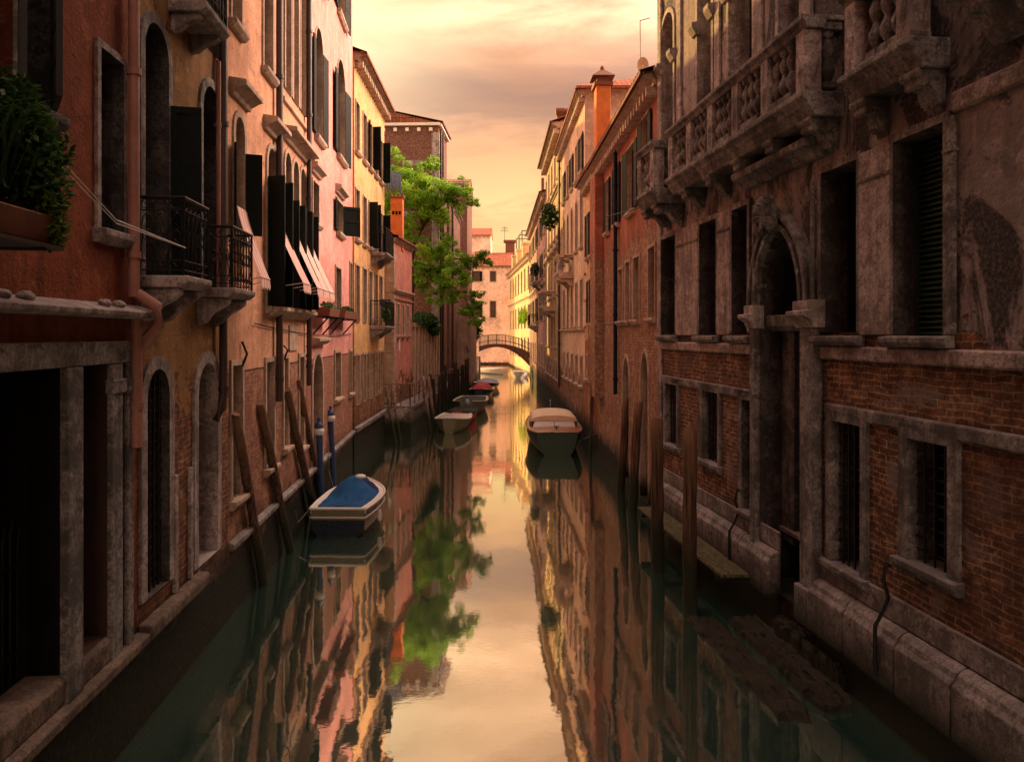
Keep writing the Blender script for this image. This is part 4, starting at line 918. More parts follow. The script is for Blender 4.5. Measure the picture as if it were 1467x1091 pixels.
# balconies
def seq(u0_, u1_, n): return [u0_+.13+(u1_-u0_-.26)*i/n for i in range(n+1)]
u0_, u1_ = U(1152, .5), U(956, .5); stone_balcony(b, u0_, u1_, .5, 7.33, 8.27, seq(u0_, u1_, 5), [u0_+.2, u0_+1.25, u0_+2.4, u0_+3.6, u1_-.6])
u0_, u1_ = U(1303, .41), U(1207, .41); stone_balcony(b, u0_, u1_, .41, 7.25, 8.2, [u0_+.13, u1_-.13], [u0_+.15, u1_-.15])
u0_, u1_ = U(934, .68), U(911, .68); stone_balcony(b, u0_, u1_, .66, 7.25, 8.2, [u0_+.13, u1_-.13], [u0_+.25, u1_-.2])
m = b.mb(); m.prism([(0, 6.9), (.15, 6.9), (.3, 7.1), (.42, 7.16), (.42, 7.3), (0, 7.3)], U(1500), U(1440)); m.build('bracket', 'stonedk', b.r, .01)
m = b.mb(); m.prism([(0, 7.3), (.5, 7.3), (.55, 7.4), (.55, 7.5), (0, 7.5)], U(1560), U(1425)); m.build('balcony', 'stonedk', b.r, .01)

# water steps and plank landing on the right
st = thing('water_steps', 'weed-covered stone landing steps at the portal, half under water', 'steps', RP.P(10.2, .8, -.2))
rg = random.Random(2)
def rough(u0_, u1_, w0_, w1_, z, mb):
    nu, nw = 26, 12; G = [[(u0_+(u1_-u0_)*i/nu+rg.uniform(-.04, .04), w0_+(w1_-w0_)*j/nw+rg.uniform(-.03, .03), z+rg.uniform(-.028, .028)-(0.06 if i in (0, nu) or j == nw else 0)) for j in range(nw+1)] for i in range(nu+1)]
    for i in range(nu):
        for j in range(nw): mb.face([G[i][j], G[i+1][j], G[i+1][j+1], G[i][j+1]], smooth=True)
    for i in range(nu): mb.face([G[i][nw], G[i+1][nw], (G[i+1][nw][0], G[i+1][nw][1]+.03, -.5), (G[i][nw][0], G[i][nw][1]+.03, -.5)])
    for j in range(nw): mb.face([G[0][j], G[0][j+1], (G[0][j+1][0], G[0][j+1][1], -.5), (G[0][j][0], G[0][j][1], -.5)])
for z, wa_, wb_, ua_, ub_ in ((.05, .85, 1.25, 8.7, 11.9), (.13, .3, .68, 8.9, 11.6), (.26, 0, .2, 9.4, 11.2)): m = MB(RP); rough(ua_, ub_, wa_, wb_, z, m); m.build('step', 'weed', st)
pk = thing('plank_landing', 'narrow greenish plank landing along the palazzo kerb', 'landing', RP.P(14, .45, 0))
m = MB(RP)
for i in range(3): m.box(11.9, 16.6, .22+i*.155, .365+i*.155, .58+.004*i, .63+.004*i)
m.build('planks', 'plank', pk, .005); [MB(RP).box(u, u+.1, .0, .66, .48, .575).build('bearer', 'pole', pk) for u in (12.1, 13.5, 15, 16.3)]
for (bp, tp, lb) in (((988, 12.1), (988, 622), 'pointed weathered post standing in front of the plank landing'), ((942, 14.2), (942, 600), 'thick square-topped post left of the pointed post on the right bank')):
    B0 = at(bp[0], 480, bp[1]); B0.z = 0; T0 = at(tp[0], tp[1], bp[1]); pole('mooring_pole', lb, B0, T0, .12 if bp[0] < 980 else .115, 'pole', 'posts on the right bank', sharp=bp[0] == 988)
for (bx_, dd, tx, ty, lb) in ((889, 21.0, 897, 572, 'leaning post below the first pointed water arch'), (905, 18.6, 915, 576, 'leaning post below the second pointed water arch'), (846, 26.5, 848, 545, 'thin dark post beside the green motorboat')):
    B0 = at(bx_, 480, dd); B0.z = 0; pole('mooring_pole', lb, B0, at(tx, ty, dd), .11 if dd < 25 else .06, 'pole', 'posts on the right bank')

# --- red house with green shutters
RR = Frame(3.73, 0, 3.73-.0259*40, 40, -1); U, V = RR.U, RR.V
b = Bld('red_house', 'red plastered and brick house with green shutters, external chimney and pointed water arches', RR, uc-.05, U(857), 10.2, 'redpl')
u_a = lambda p0, p1: sorted((U(p0), U(p1)))
def bw(B, p0, p1, v0, v1, **k):
    a, c = sorted((B.fr.U(p0), B.fr.U(p1))); return B.win(a, c, v1, v0, uv=True, **k)
bw(b, 921, 930, 8.5, 9.6, dep=.15, fw=.05, sh=(177, 175), shm='greenlt', fmat='trim', slat=True)
bw(b, 900, 910, 7.6, 9.35, dep=.15, fw=.05, sh=(177, 175), shm='greenlt', fmat='trim', slat=True)
bw(b, 882, 887, 7.6, 9.35, dep=.15, fw=.05, sh=(177, 175), shm='navy', fmat='trim'); bw(b, 869, 873, 7.6, 9.3, dep=.15, fw=.05, sh=(177, 175), shm='navy', fmat='trim')
bw(b, 930, 939.5, 4.7, 6.35, dep=.15, fw=.07, pane='void', fmat='trim'); bw(b, 908.5, 917, 4.7, 6.3, dep=.15, fw=.07, pane='void', fmat='trim'); bw(b, 897, 903, 4.7, 6.3, dep=.15, fw=.07, pane='void', fmat='trim', bars=False); bw(b, 887, 893, 4.7, 6.2, dep=.15, fw=.07, pane='blocked', fmat='trim')
bw(b, 919, 930, .3, 3.9, arch='p', dep=.3, fw=.09, pane='void', bars=False, fmat='trim', sill=False, nm='water_gate'); bw(b, 893.5, 902.5, .3, 3.7, arch='p', dep=.3, fw=.09, pane='void', bars=False, fmat='trim', sill=False, nm='water_gate')
b.finish(); b.roof(.45, .3, ribs=True); b.cornice(9.9, .28, .36, 'trim', dent=.38)
b.pipe(881.5, 0, 560, 'navy', .06, .1, v=(9.8, V(881, 562)))
m = b.mb(); cu = U(865); m.box(cu, U(857.5), .0, .3, 2.2, 9.7); m.build('chimney_breast', 'redpl', b.r, .01)
m = b.mb(); a, c = 26.0, 26.6; m.box(a, c, -.28, .2, 9.7, 12.75); ch = m.build('chimney', 'orangepl', b.r, .01)
m = b.mb(); m.box(a-.08, c+.08, -.36, .28, 12.75, 12.87); m.box(a+.02, c-.02, -.26, .18, 12.87, 13.05)
pts = [(a-.14, -.42), (c+.14, -.42), (c+.14, .34), (a-.14, .34)]; ap = ((a+c)/2, -.04, 13.42)
for i in range(4): p, q = pts[i], pts[(i+1) % 4]; m.face([(p[0], p[1], 13.06), (q[0], q[1], 13.06), ap])
m.face([(p[0], p[1], 13.06) for p in pts]); m.lathe((ap[0], ap[1], 13.36), [(.07, 0), (.09, .05), (.05, .14)], 8); m.build('cap', 'terra', ch)
m = b.mb(); m.tube([(U(917, .5), .05, 7.2), (U(862, .9), .8, 7.35)], .012, 4); m.build('wall_rod', 'iron', b.r); m = b.mb(); m.tube([(U(905, .1), .0, 4.66), (U(858, .5), .45, 4.6)], .015, 4); m.build('wall_rod', 'iron', b.r)
di = thing('satellite_dish', 'small satellite dish on a mast above the red house roof', 'satellite dish', at(917, 130, 20)); p = at(917, 130, 20)
m = MB(); m.tube([at(917, 135, 20), at(917, 30, 20)], .015, 5); m.tube([at(917, 30, 20), at(931, 26, 20)], .012, 5); m.build('mast', 'iron', di)
m = MB(); c_ = at(921, 94, 19.9); m._rings([[c_+Vector((r_*.75*math.cos(a0), z_, r_*1.1*math.sin(a0))) for a0 in [2*PI*i/16 for i in range(16)]] for r_, z_ in ((.02, .05), (.1, .035), (.2, 0))], False); m.build('dish', 'cream', di)
m = MB(); m.tube([c_+Vector((0, .05, 0)), at(917, 97, 20)], .015, 5); m.build('arm', 'iron', di)
m = MB(); p0 = at(930, 115, 20.5); m.box(p0.x-.3, p0.x+.3, 20.3, 20.8, 10.3, 11.0); m.build('chimney_pot', 'cream', None, label='squat pale chimney under the satellite dish', category='chimney')

# --- orange house
b = Bld('orange_house', 'narrow orange house with patchy brick and tall dark shutters beside the red chimney breast', RR, U(857), U(838), 10.3, 'orangebr')
for px in (843, 848, 853): bw(b, px-1.6, px+1.2, 7.3, 9.0, dep=.12, fw=.04, sh=(177, 175), fmat='trim', pane='green')
for px in (844.5, 849, 853.5): bw(b, px-1.2, px+1.2, 4.75, 6.4, dep=.12, fw=.04, pane='green', fmat='trim', sh=(177, 175))
for px in (842, 851): bw(b, px-1, px+1, 2.6, 3.5, dep=.12, fw=.06, pane='blocked', fmat='trim')
b.finish(); b.roof(.42, .3, ribs=True); b.cornice(10.0, .26, .34, 'trim', dent=.38); b.pipe(849, 0, 560, 'pipepk', .06, .1, v=(9.9, 1.4))
for z in (6.65, 5.6, 4.55): m = b.mb(); a = U(840); m.box(a, a+.12, .0, .1, z, z+.12); m.build('tie_plate', 'trim', b.r)
# --- beige house
uu0, uu1 = U(838), U(803)
b = Bld('beige_house', 'tall beige-orange house with a bare pinkish side wall and small stone balconies', RR, uu0, uu1, 14.2, 'beige', deep=10)
rg = random.Random(8)
for v0, v1 in ((11.1, 12.6), (8.0, 10.2), (4.7, 6.6), (2.2, 3.4)):
    for k in range(5):
        u = uu0+1.1+k*1.9; b.win(u-.36, u+.36, v1, v0, uv=True, arch='r' if v0 == 8.0 else None, dep=.14, fw=.09, fmat='trim', pane=('green', 'brown', 'glass')[rg.randrange(3)] if v0 > 3 else 'blocked', bars=False, sh=(177, 175) if v0 > 10 and k % 2 == 0 else None)
b.finish(); b.roof(.4, .34, 'redtile', ribs=True, hip=3.2); b.cornice(13.9, .26, .34, 'trim', dent=.38); b.pipe(0, 0, 0, 'pipe', .06, .1, u=uu1-.25, v=(13.8, 1.5))
stone_balcony(b, uu0+4.3, uu0+6.6, .7, 7.2, 8.0, [uu0+4.45, uu0+6.45], [uu0+4.5, uu0+6.3], 'trim', False)
b.cornice(4.45, .14, .14, 'trim', name='string_course')
plant('rooftop_shrub', 'green shrub growing from the high balcony of the beige house', [((uu1-1.2, .7, 10.6), (.9, .5, .7))], 'leafdk', 700, .11, fr=RR)
# --- gold house
u2, u3 = uu1, RR.U(782)
b = Bld('gold_house', 'tallest right-bank house with a sunlit golden top storey and long balcony', RR, u2, u3, 16.0, 'gold')
for v0, v1 in ((13.2, 14.8), (9.9, 12.0), (6.6, 8.8), (3.6, 5.6), (1.8, 2.8)):
    for k in range(5):
        u = u2+1.2+k*2.4; b.win(u-.4, u+.4, v1, v0, uv=True, arch='r' if 9 < v0 < 10 else None, dep=.14, fw=.12, fmat='trim', pane=('green', 'brown', 'glass')[rg.randrange(3)], bars=False, hood=.2 if 6 < v0 < 7 else 0)
b.finish(); b.roof(.6, .33, ribs=True); b.cornice(15.6, .35, .5, 'trim', dent=.5)
stone_balcony(b, u2+3, u2+6.5, .8, 6.0, 6.9, [u2+3.2, u2+4.7, u2+6.3], [u2+3.3, u2+6.1], 'trim', False)
b.cornice(12.4, .2, .2, 'trim', name='string_course'); b.cornice(9.2, .2, .18, 'trim', name='string_course')
ch = thing('chimney_stack', 'dark flared chimney on the roof edge of the gold house', 'chimney', at(806, 185, 43)); m = MB(); c_ = at(806, 200, 43.5)
m.lathe((c_.x, c_.y, 14.9), [(.36, 0), (.34, 1.4), (.5, 1.9), (.55, 1.95), (.55, 2.15), (.3, 2.2)], 4, PI/4); m.build('shaft', 'terra', ch)
for i, pxx in enumerate((786, 784)):
    pass
# --- mauve house
R6 = Frame(RR.P(u3, 0, 0).x, RR.P(u3, 0, 0).y, 1.78, 77, -1)
b = Bld('mauve_house', 'long faded mauve-red house ending at the bridge, with rows of shuttered windows', R6, 0, R6.L, 14.3, 'mauve')
n6 = 8
for v0, v1 in ((11.6, 13.2), (8.6, 10.4), (5.4, 7.4), (2.0, 3.6)):
    for k in range(n6):
        u = 1.4+k*(R6.L-2.4)/(n6-1); b.win(u-.45, u+.45, v1, v0, uv=True, dep=.14, fw=.1, fmat='trim', pane=('green', 'brown', 'glass')[rg.randrange(3)], bars=False, sh=(177, 175) if v0 > 5 and k % 2 else None)
b.finish(); b.roof(.5, .33); b.cornice(14.0, .3, .4, 'trim', dent=.6); b.cornice(7.9, .2, .2, 'trim', name='string_course')
iron_balcony(b, 3, 7, .7, 8.3, 9.2, scroll=False, brk=.4); iron_balcony(b, 9, 12, .7, 5.1, 6.0, scroll=False, brk=.4)
m = MB(R6); m.tube([(1, .15, 14.4), (1, .15, 15.4)], .12, 6); m.build('chimney_pot', 'terra', None, label='small dark chimney pot on the mauve house roof', category='chimney')
plant('balcony_plant', 'dark bushy plant on the mauve house balcony', [((5.2, .5, 9.3), (1.2, .35, .5))], 'leafdk', 900, .1, fr=R6)

# --- sunlit yellow house beyond the bridge
R7 = Frame(1.95, 81, -.45, 110, -1)
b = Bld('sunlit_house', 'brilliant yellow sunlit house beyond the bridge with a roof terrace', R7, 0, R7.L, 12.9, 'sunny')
for v0, v1 in ((9.4, 11.8), (5.2, 7.6), (1.8, 4.0)):
    for k in range(7):
        u = 2+k*3.9; b.win(u-.6, u+.6, v1, v0, uv=True, dep=.14, fw=.12, fmat='trim', pane='brown', bars=False)
b.finish(); b.cornice(12.6, .35, .45, 'trim', dent=.7); b.cornice(8.3, .2, .2, 'trim', name='string_course'); b.roof(.5, .25, 'redtile')
for u, w_ in ((6, 1.3), (13, 1.0), (20, 1.2)): m = b.mb(); m.box(u, u+1.1, -.6, .25, 12.8, 14.6); m.box(u-.1, u+1.2, -.7, .35, 14.6, 14.85); m.build('chimney', 'sunny', b.r)
tr = thing('roof_terrace', 'light wooden frame terrace on the roof of the sunlit yellow house', 'roof terrace', R7.P(19, -2, 14)); m = MB(R7)
for u in (15, 19, 23):
    for w_ in (-.6, -3): m.box(u, u+.12, w_, w_+.12, 13.2, 17.4)
for z in (15.2, 17.3): m.box(15, 23.1, -.6, -.5, z, z+.1); m.box(15, 23.1, -3, -2.9, z, z+.1); [m.box(u, u+.1, -3, -.5, z, z+.1) for u in (15, 19, 23)]
m.box(14.8, 23.3, -3.2, -.4, 13.9, 14.05); m.build('frame', 'pipe', tr)
plant('bridge_plants', 'row of green plants on a sill of the sunlit yellow house above the bridge', [((.8+i*1.1, .5, 6.6-.5*(i % 2)), (.6, .3, .6)) for i in range(6)], 'leaf', 1400, .13, fr=R7)

# --- closing houses
def block(name, label, x0, x1, y, h, mat, rows, dx, roofm='redtile', deep=9, eh=2.2, wx=None):
    fr = Frame(x0, y, x1, y, 1); B = Bld(name, label, fr, 0, x1-x0, h, mat, deep=deep)
    for v0, v1 in rows:
        for u in (wx or [1.3+dx*i for i in range(int((x1-x0-2)/dx)+1)]): B.win(u-.42, u+.42, v1, v0, uv=True, dep=.15, fw=.12, fmat='trim', pane='brown', bars=False, sh=(160, 160) if u % 2 < .9 else None)
    B.finish(); B.roof(.5, eh*2/deep, roofm); B.cornice(h-.3, .3, .35, 'trim', dent=.7); return B
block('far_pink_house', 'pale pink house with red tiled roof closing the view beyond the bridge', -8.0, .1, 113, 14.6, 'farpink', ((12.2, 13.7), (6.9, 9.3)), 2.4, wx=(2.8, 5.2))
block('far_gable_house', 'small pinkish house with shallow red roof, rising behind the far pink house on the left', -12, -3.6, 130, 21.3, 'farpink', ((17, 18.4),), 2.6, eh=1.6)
m = MB(); m.box(-1.0, .4, 118, 119.4, 16.5, 18.6); m.box(-1.3, .7, 117.7, 119.7, 18.6, 18.9); m.build('chimney_stack', 'terra', None, label='broad brown chimney on the ridge of the far pink house', category='chimney')
plant('ivy_bush', 'dense green ivy bush beside the left end of the bridge', [((-3.6, 72, 5.2), (.7, .8, 1.6)), ((-3.3, 72, 4.6), (.6, .6, .8))], 'leafdk', 1600, .12, fr=WORLD)

# --- arched footbridge
BY = 78.0
br = thing('footbridge', 'low arched brick footbridge with iron railings crossing the canal', 'bridge', (-.5, BY, 0))
x0, x1 = -3.35, 2.0; n = 18
def ib(t): return 3.1-.5*((.33-t)/.33)**2 if t < .33 else 3.1-2.2*((t-.33)/.67)**2
def ob(t): return 3.42-.25*((.33-t)/.33)**2 if t < .33 else 3.42-1.0*((t-.33)/.67)**2
m = MB(); W0, W1 = BY-.0, BY+2.6
I = [(x0+(x1-x0)*i/n, ib(i/n)) for i in range(n+1)]; O = [(x0+(x1-x0)*i/n, ob(i/n)) for i in range(n+1)]
for yy in (W0, W1): m.strip([(a, yy, z) for a, z in I], [(a, yy, z) for a, z in O])
m.strip([(a, W0, z) for a, z in I], [(a, W1, z) for a, z in I]); m.strip([(a, W0, z) for a, z in O], [(a, W1, z) for a, z in O]); m.box(x0-1.2, x0+.05, W0-.05, W1, -.4, 2.1); m.box(x1-.05, x1+.5, W0-.05, W1, -.4, 2.05)
m.build('arch', 'railbrown', br)
m = MB(); I2 = [(a, z+.0) for a, z in I]; K = [(a, z+.2) for a, z in I]
m.strip([(a, W0-.06, z) for a, z in I2], [(a, W0-.06, z) for a, z in K]); m.strip([(a, W0-.06, z) for a, z in K], [(a, W0, z) for a, z in K]); m.strip([(a, W0-.06, z) for a, z in I2], [(a, W0, z) for a, z in I2]); m.build('arch_ring', 'railbrown', br)
for yy in (W0+.08, W1-.08):
    m = MB()
    for z in (.35, .95): m.tube([(a, yy, q_+z) for a, q_ in O], .03, 5)
    for i in range(n*2+1): t = i/(n*2); a = x0+(x1-x0)*t; m.tube([(a, yy, ob(t)), (a, yy, ob(t)+.95)], .035 if i % 6 == 0 else .014, 4)
    m.build('railing', 'iron', br)
m = MB()
for i in range(8): m.box(-4.4, -3.35, 72.0+i*.7, 72.7+i*.7, -.4, 1.1+i*.13)
m.build('steps', 'stone', br)

an = thing('roof_aerial', 'spindly television aerial on the far pink house roof', 'aerial', at(723, 345, 116)); m = MB(); p = at(723, 345, 116)
m.tube([p, p+Vector((0, 0, 2.2))], .04, 4); [m.tube([p+Vector((-.6+.1*i, 0, 1.5+.25*i)), p+Vector((.6-.1*i, 0, 1.5+.25*i))], .03, 4) for i in range(3)]; m.build('mast', 'iron', an)
for i, (p_, q_, sg, lb) in enumerate(((LF.P(31, -1, 9), (1.95, 81, 6.6), .8, 'upper thin cable sagging across the canal towards the bridge'), (LF.P(13, .04, 4.5), LF.P(25, .04, 4.35), .12, 'thin black cable stapled along the peach and pink houses'))):
    m = MB(); p_, q_ = Vector(p_), Vector(q_); m.tube([p_.lerp(q_, t_/12)-Vector((0, 0, sg*4*(t_/12)*(1-t_/12))) for t_ in range(13)], .012 if i else .02, 4); m.build('cable', 'iron', None, label=lb, category='cable') if i else None
# ================================================================ BOATS
def hullmesh(o, L, Bm, zs, mat, bow=.9, stern=.8, head=0.0, pos=(0, 0), zk=-.25, sheer=.18, trans=None, rim='white', inner='hullolive', open_=True, band=None, blunt=.0, flare=.72):
    """lofted hull, local x across and y from stern (0) to bow (L); returns a placing function"""
    ca, sa = math.cos(head), math.sin(head)
    def T(x, y, z): return (pos[0]+x*ca+y*sa, pos[1]-x*sa+y*ca, z)
    n = 16
    def hb(t):
        s_ = stern+(1-stern)*math.sin(min(1, t/.45)*PI/2)
        e_ = 1.0 if t < .5 else max(0.0, 1-((t-.5)/.5)**2.4*(1-blunt))
        return Bm/2*s_*e_
    def sh(t): return zs+sheer*max(0, (t-.35)/.65)**2+.04*(1-t)**2
    def prof(t):
        b_ = max(hb(t), .012); g = sh(t); k = zk if t < .8 else zk+(-.07-zk)*((t-.8)/.2)**2
        return [(-b_, g), (-b_*.98, g*.72), (-b_*(flare+.16*(1-t)), g*.22), (-b_*flare*.75, -.06), (0, k), (b_*flare*.75, -.06), (b_*(flare+.16*(1-t)), g*.22), (b_*.98, g*.72), (b_, g)]
    S = [[T(x, L*i/n, z) for x, z in prof(i/n)] for i in range(n+1)]
    m = MB(); k = len(S[0])
    base = len(m.v); 
    for r_ in S: m.v += [Vector(p) for p in r_]
    for i in range(n):
        for j in range(k-1):
            m.fa.append([base+i*k+j, base+i*k+j+1, base+(i+1)*k+j+1, base+(i+1)*k+j]); m.sm.append(True); m.uv.append([(0, 0), (1, 0), (1, 1), (0, 1)])
    m.face(S[0][::-1]); m.face(S[-1])
    m.build('hull', mat, o)
    m = MB()
    for sd in (-1, 1):
        m.tube([T(sd*(hb(i/n)+.01), L*i/n, sh(i/n)+.01) for i in range(n+1)], .03, 6)
        for i in range(n):
            t0, t1 = i/n, (i+1)/n; a, c = hb(t0), hb(t1)
            m.face([T(sd*a, L*t0, sh(t0)+.012), T(sd*c, L*t1, sh(t1)+.012), T(sd*max(0, c-.13), L*t1, sh(t1)+.012), T(sd*max(0, a-.13), L*t0, sh(t0)+.012)])
    m.tube([T(-hb(0), 0, sh(0)+.01), T(hb(0), 0, sh(0)+.01)], .03, 6); m.obox(T(-hb(0), 0, sh(0)-.1), Vector(T(hb(0)*2, 0, 0))-Vector(T(0, 0, 0)), Vector(T(0, .06, 0))-Vector(T(0, 0, 0)), (0, 0, .12))
    m.build('gunwale', rim, o)
    if open_:
        m = MB()
        for i in range(n):
            t0, t1 = i/n, (i+1)/n; a, c = max(0, hb(t0)-.12), max(0, hb(t1)-.12)
            m.face([T(-a, L*t0, .12), T(-c, L*t1, .12), T(c, L*t1, .12), T(a, L*t0, .12)])
            for sd in (-1, 1): m.face([T(sd*a, L*t0, sh(t0)), T(sd*c, L*t1, sh(t1)), T(sd*c, L*t1, .12), T(sd*a, L*t0, .12)])
        m.build('cockpit', inner, o)
        m = MB()
        for t in (.3, .62): a = hb(t)-.1; m.obox(T(-a, L*t, zs*.72), Vector(T(2*a, 0, 0))-Vector(T(0, 0, 0)), Vector(T(0, .25, 0))-Vector(T(0, 0, 0)), (0, 0, .04))
        m.build('thwart', rim, o)
    if band:
        m = MB()
        for sd in (-1, 1): m.tube([T(sd*(hb(i/n)*.985+.012), L*i/n, sh(i/n)*.7) for i in range(n+1)], .022, 5)
        m.tube([T(-hb(0)*.98, -.015, sh(0)*.7), T(hb(0)*.98, -.015, sh(0)*.7)], .022, 5); m.build('rubbing_strip', band, o)
    return T, hb, sh
def cover(o, T, hb, sh, L, t0, t1, hump, mat, name='cover', inset=.1, ex=2.2):
    m = MB(); ny, nx = 18, 14; G = []; rg = random.Random(4)
    for i in range(ny+1):
        t = t0+(t1-t0)*i/ny; s_ = math.sin(PI*min(1, max(0, i/ny)))**.55; row = []
        for j in range(nx+1):
            x = (j/nx*2-1); row.append(T(x*max(.02, hb(t)-inset), L*t, sh(t)+.02+hump(i/ny)*(1-abs(x)**ex)*s_+rg.uniform(-.016, .016)))
        G.append(row)
    base = 0; m.v = [Vector(p) for r_ in G for p in r_]
    for i in range(ny):
        for j in range(nx): k = nx+1; m.fa.append([i*k+j, i*k+j+1, (i+1)*k+j+1, (i+1)*k+j]); m.sm.append(True); m.uv.append([(0, 0)]*4)
    return m.build(name, mat, o)
def outboard(o, T, z=.6, mat='iron', y=-.2):
    m = MB(); p = Vector(T(0, y, z)); m.blob(p+Vector((0, 0, .22)), (.14, .2, .2), 10, 7); m.tube([p, p-Vector((0, 0, 1.0))], .05, 6); m.build('outboard_motor', mat, o)
# blue covered boat
o = thing('covered_motorboat', 'white and navy motorboat under a bright blue tarpaulin, moored by the dark poles', 'boat', (-3.7, 16.3, 0))
T, hb, sh = hullmesh(o, 3.0, 1.34, .55, 'hullnavy', head=R(1), pos=(-3.72, 16.4), stern=.88, rim='white', open_=False, band='hullw', zk=-.3, flare=.8, sheer=.14)
cover(o, T, hb, sh, 3.0, .06, .8, lambda t: .40*math.exp(-((t-.55)/.22)**2)+.06, 'navycloth', inset=.12, ex=1.5)
cover(o, T, hb, sh, 3.0, .42, .93, lambda t: .38*math.exp(-((t-.45)/.3)**2), 'navycloth2', 'bow_cover', .14, 1.6)
m = MB(); m.blob(T(.12, 1.7, .97), (.14, .12, .06), 10, 6); m.build('fender', 'white', o)
m = MB(); hbs = hb(0); m.obox(Vector(T(-hbs*.96, -.02, .36)), Vector(T(hbs*1.92, 0, 0))-Vector(T(0, 0, 0)), Vector(T(0, .016, 0))-Vector(T(0, 0, 0)), (0, 0, .2)); m.build('transom_panel', 'hullolive', o)
m = MB(); m.tube([T(-.5, 2.5, .6), T(-.8, 2.8, .5), T(-1.0, 3.1, .9), (-4.6, 19.2, 1.3)], .012, 4); m.build('mooring_rope', 'hullolive', o); m = MB(); m.tube([T(-.6, .1, .6), T(-.8, -.2, .35), (-4.2, 14.9, .9)], .012, 4); m.build('mooring_rope', 'hullolive', o)
for y_ in (.7, 1.9):
    m = MB(); p = Vector(T(.76, y_, .3)); m.blob(p, (.06, .06, .14), 8, 6); m.tube([p, p+Vector((-.04, 0, .32))], .008, 4); m.build('fender', 'hullw', o)
# green motorboat facing the bridge
o = thing('wooden_motorboat', 'dark green motorboat with varnished foredeck and cream canopy, bow towards the viewer', 'boat', (1.6, 28, 0))
T, hb, sh = hullmesh(o, 6.0, 2.1, .72, 'hullgreen', head=R(180), pos=(1.62, 33.4), stern=.85, rim='varnish', open_=False, sheer=.1, blunt=.70, flare=.78, zk=-.35)
cover(o, T, hb, sh, 6.0, .62, .995, lambda t: .07, 'varnish', 'foredeck', .06)
m = MB(); prof = [(-.82, .74), (-.78, .92), (-.68, 1.08), (.68, 1.08), (.78, .92), (.82, .74)]
y0, y1 = 6*.66, 6*.58
A = [T(x, y0+.05-(z-.74)*.5, z+.02) for x, z in prof]; m.face(A); sc_ = m.build('windscreen', 'winscr', o)
m = MB(); m.tube(A+[A[0]], .025, 6); m.tube([T(0, y0+.06, .76), T(0, y0-.18, 1.22)], .018, 5); m.build('frame', 'varnish', sc_)
m = MB(); k = 12; rows = []
for i in range(9):
    t = i/8; y = y0-.05-t*2.9; e = 1-.25*abs(2*t-1)**4; rows.append([T(.88*math.cos(PI*j/k), y, 1.0+(.30*e)*math.sin(PI*j/k)**.7) for j in range(k+1)])
for i in range(8): m.strip(rows[i], rows[i+1], smooth=True)
m.face(rows[0]) ; m.strip([T(.88, y0-.05-2.9*i/8, 1.0) for i in range(9)], [T(.86, y0-.05-2.9*i/8, .74) for i in range(9)]); m.strip([T(-.88, y0-.05-2.9*i/8, 1.0) for i in range(9)], [T(-.86, y0-.05-2.9*i/8, .74) for i in range(9)]); m.build('canopy', 'cream', o)
m = MB(); p = Vector(T(0, 5.45, .86)); m.tube([p, p+Vector((0, 0, .14))], .03, 6); m.tube([p+Vector((-.1, 0, .12)), p+Vector((.1, 0, .12))], .022, 6); m.build('cleat', 'iron', o)
m = MB(); m.tube([T(-.4, 5.4, .8), T(-.8, 5.5, .45), (3.0, 27.4, .8)], .014, 4); m.build('mooring_rope', 'hullolive', o)
# dinghies along the quay
def dinghy(name, label, px, y, d, L, Bm, mat, rim, head=R(178), cov=None, eng=False, inner='hullolive', zs=.48, grp='small boats moored along the quay'):
    x = (px-CX)*d/F; o = thing(name, label, 'boat', (x, d, 0), grp); hx, hy = math.sin(head)*L, math.cos(head)*L
    T, hb, sh = hullmesh(o, L, Bm, zs, mat, head=head, pos=(x-hx, d-hy), rim=rim, open_=cov is None, inner=inner, blunt=.35, zk=-.2)
    if cov: cover(o, T, hb, sh, L, .05, .9, lambda t: cov[1], cov[0])
    if eng: outboard(o, T, .55, 'aqua')
    return o
dinghy('dinghy', 'white-rimmed grey dinghy nearest the viewer by the quay', 643, 620, 33.6, 3.6, 1.6, 'hullolive', 'white', R(182), cov=('hullw', .1))
dinghy('dinghy', 'small green-decked dinghy with pale motor cover behind the nearest dinghy', 655, 605, 36.6, 3.6, 1.4, 'redcloth', 'greenlt', R(184), eng=True, cov=('greenlt', .08))
dinghy('dinghy', 'long olive boat with pale rim and green cover, third along the quay', 668, 595, 41.0, 5.2, 1.9, 'hullolive', 'hullw', R(182), cov=('greenlt', .12), zs=.6)
dinghy('dinghy', 'small boat under a rounded crimson tarpaulin', 686, 572, 52.0, 4.2, 1.7, 'hullnavy', 'hullw', R(183), cov=('redcloth', .5))
dinghy('dinghy', 'white boat with dark blue hull and covered motor, farthest along the quay', 692, 560, 59.0, 5.0, 2.0, 'hullnavy', 'white', R(184), cov=('aqua', .35))
dinghy('dinghy', 'long white boat moored in the middle under the bridge', 724, 538, 84, 5, 2.6, 'hullw', 'white', R(150), grp='white boats at the bridge', cov=('hullw', .15))
dinghy('dinghy', 'short white boat moored right of the long one at the bridge', 741, 543, 76.5, 3, 1.7, 'hullw', 'white', R(190), grp='white boats at the bridge', cov=('hullw', .2))
m = MB(); c_ = at(792, 573, 50); m.blob((c_.x, 49, .12), (.25, .2, .2), 10, 6); m.build('mooring_buoy', 'white', None, label='small pale float on the water beside the beige house', category='buoy')

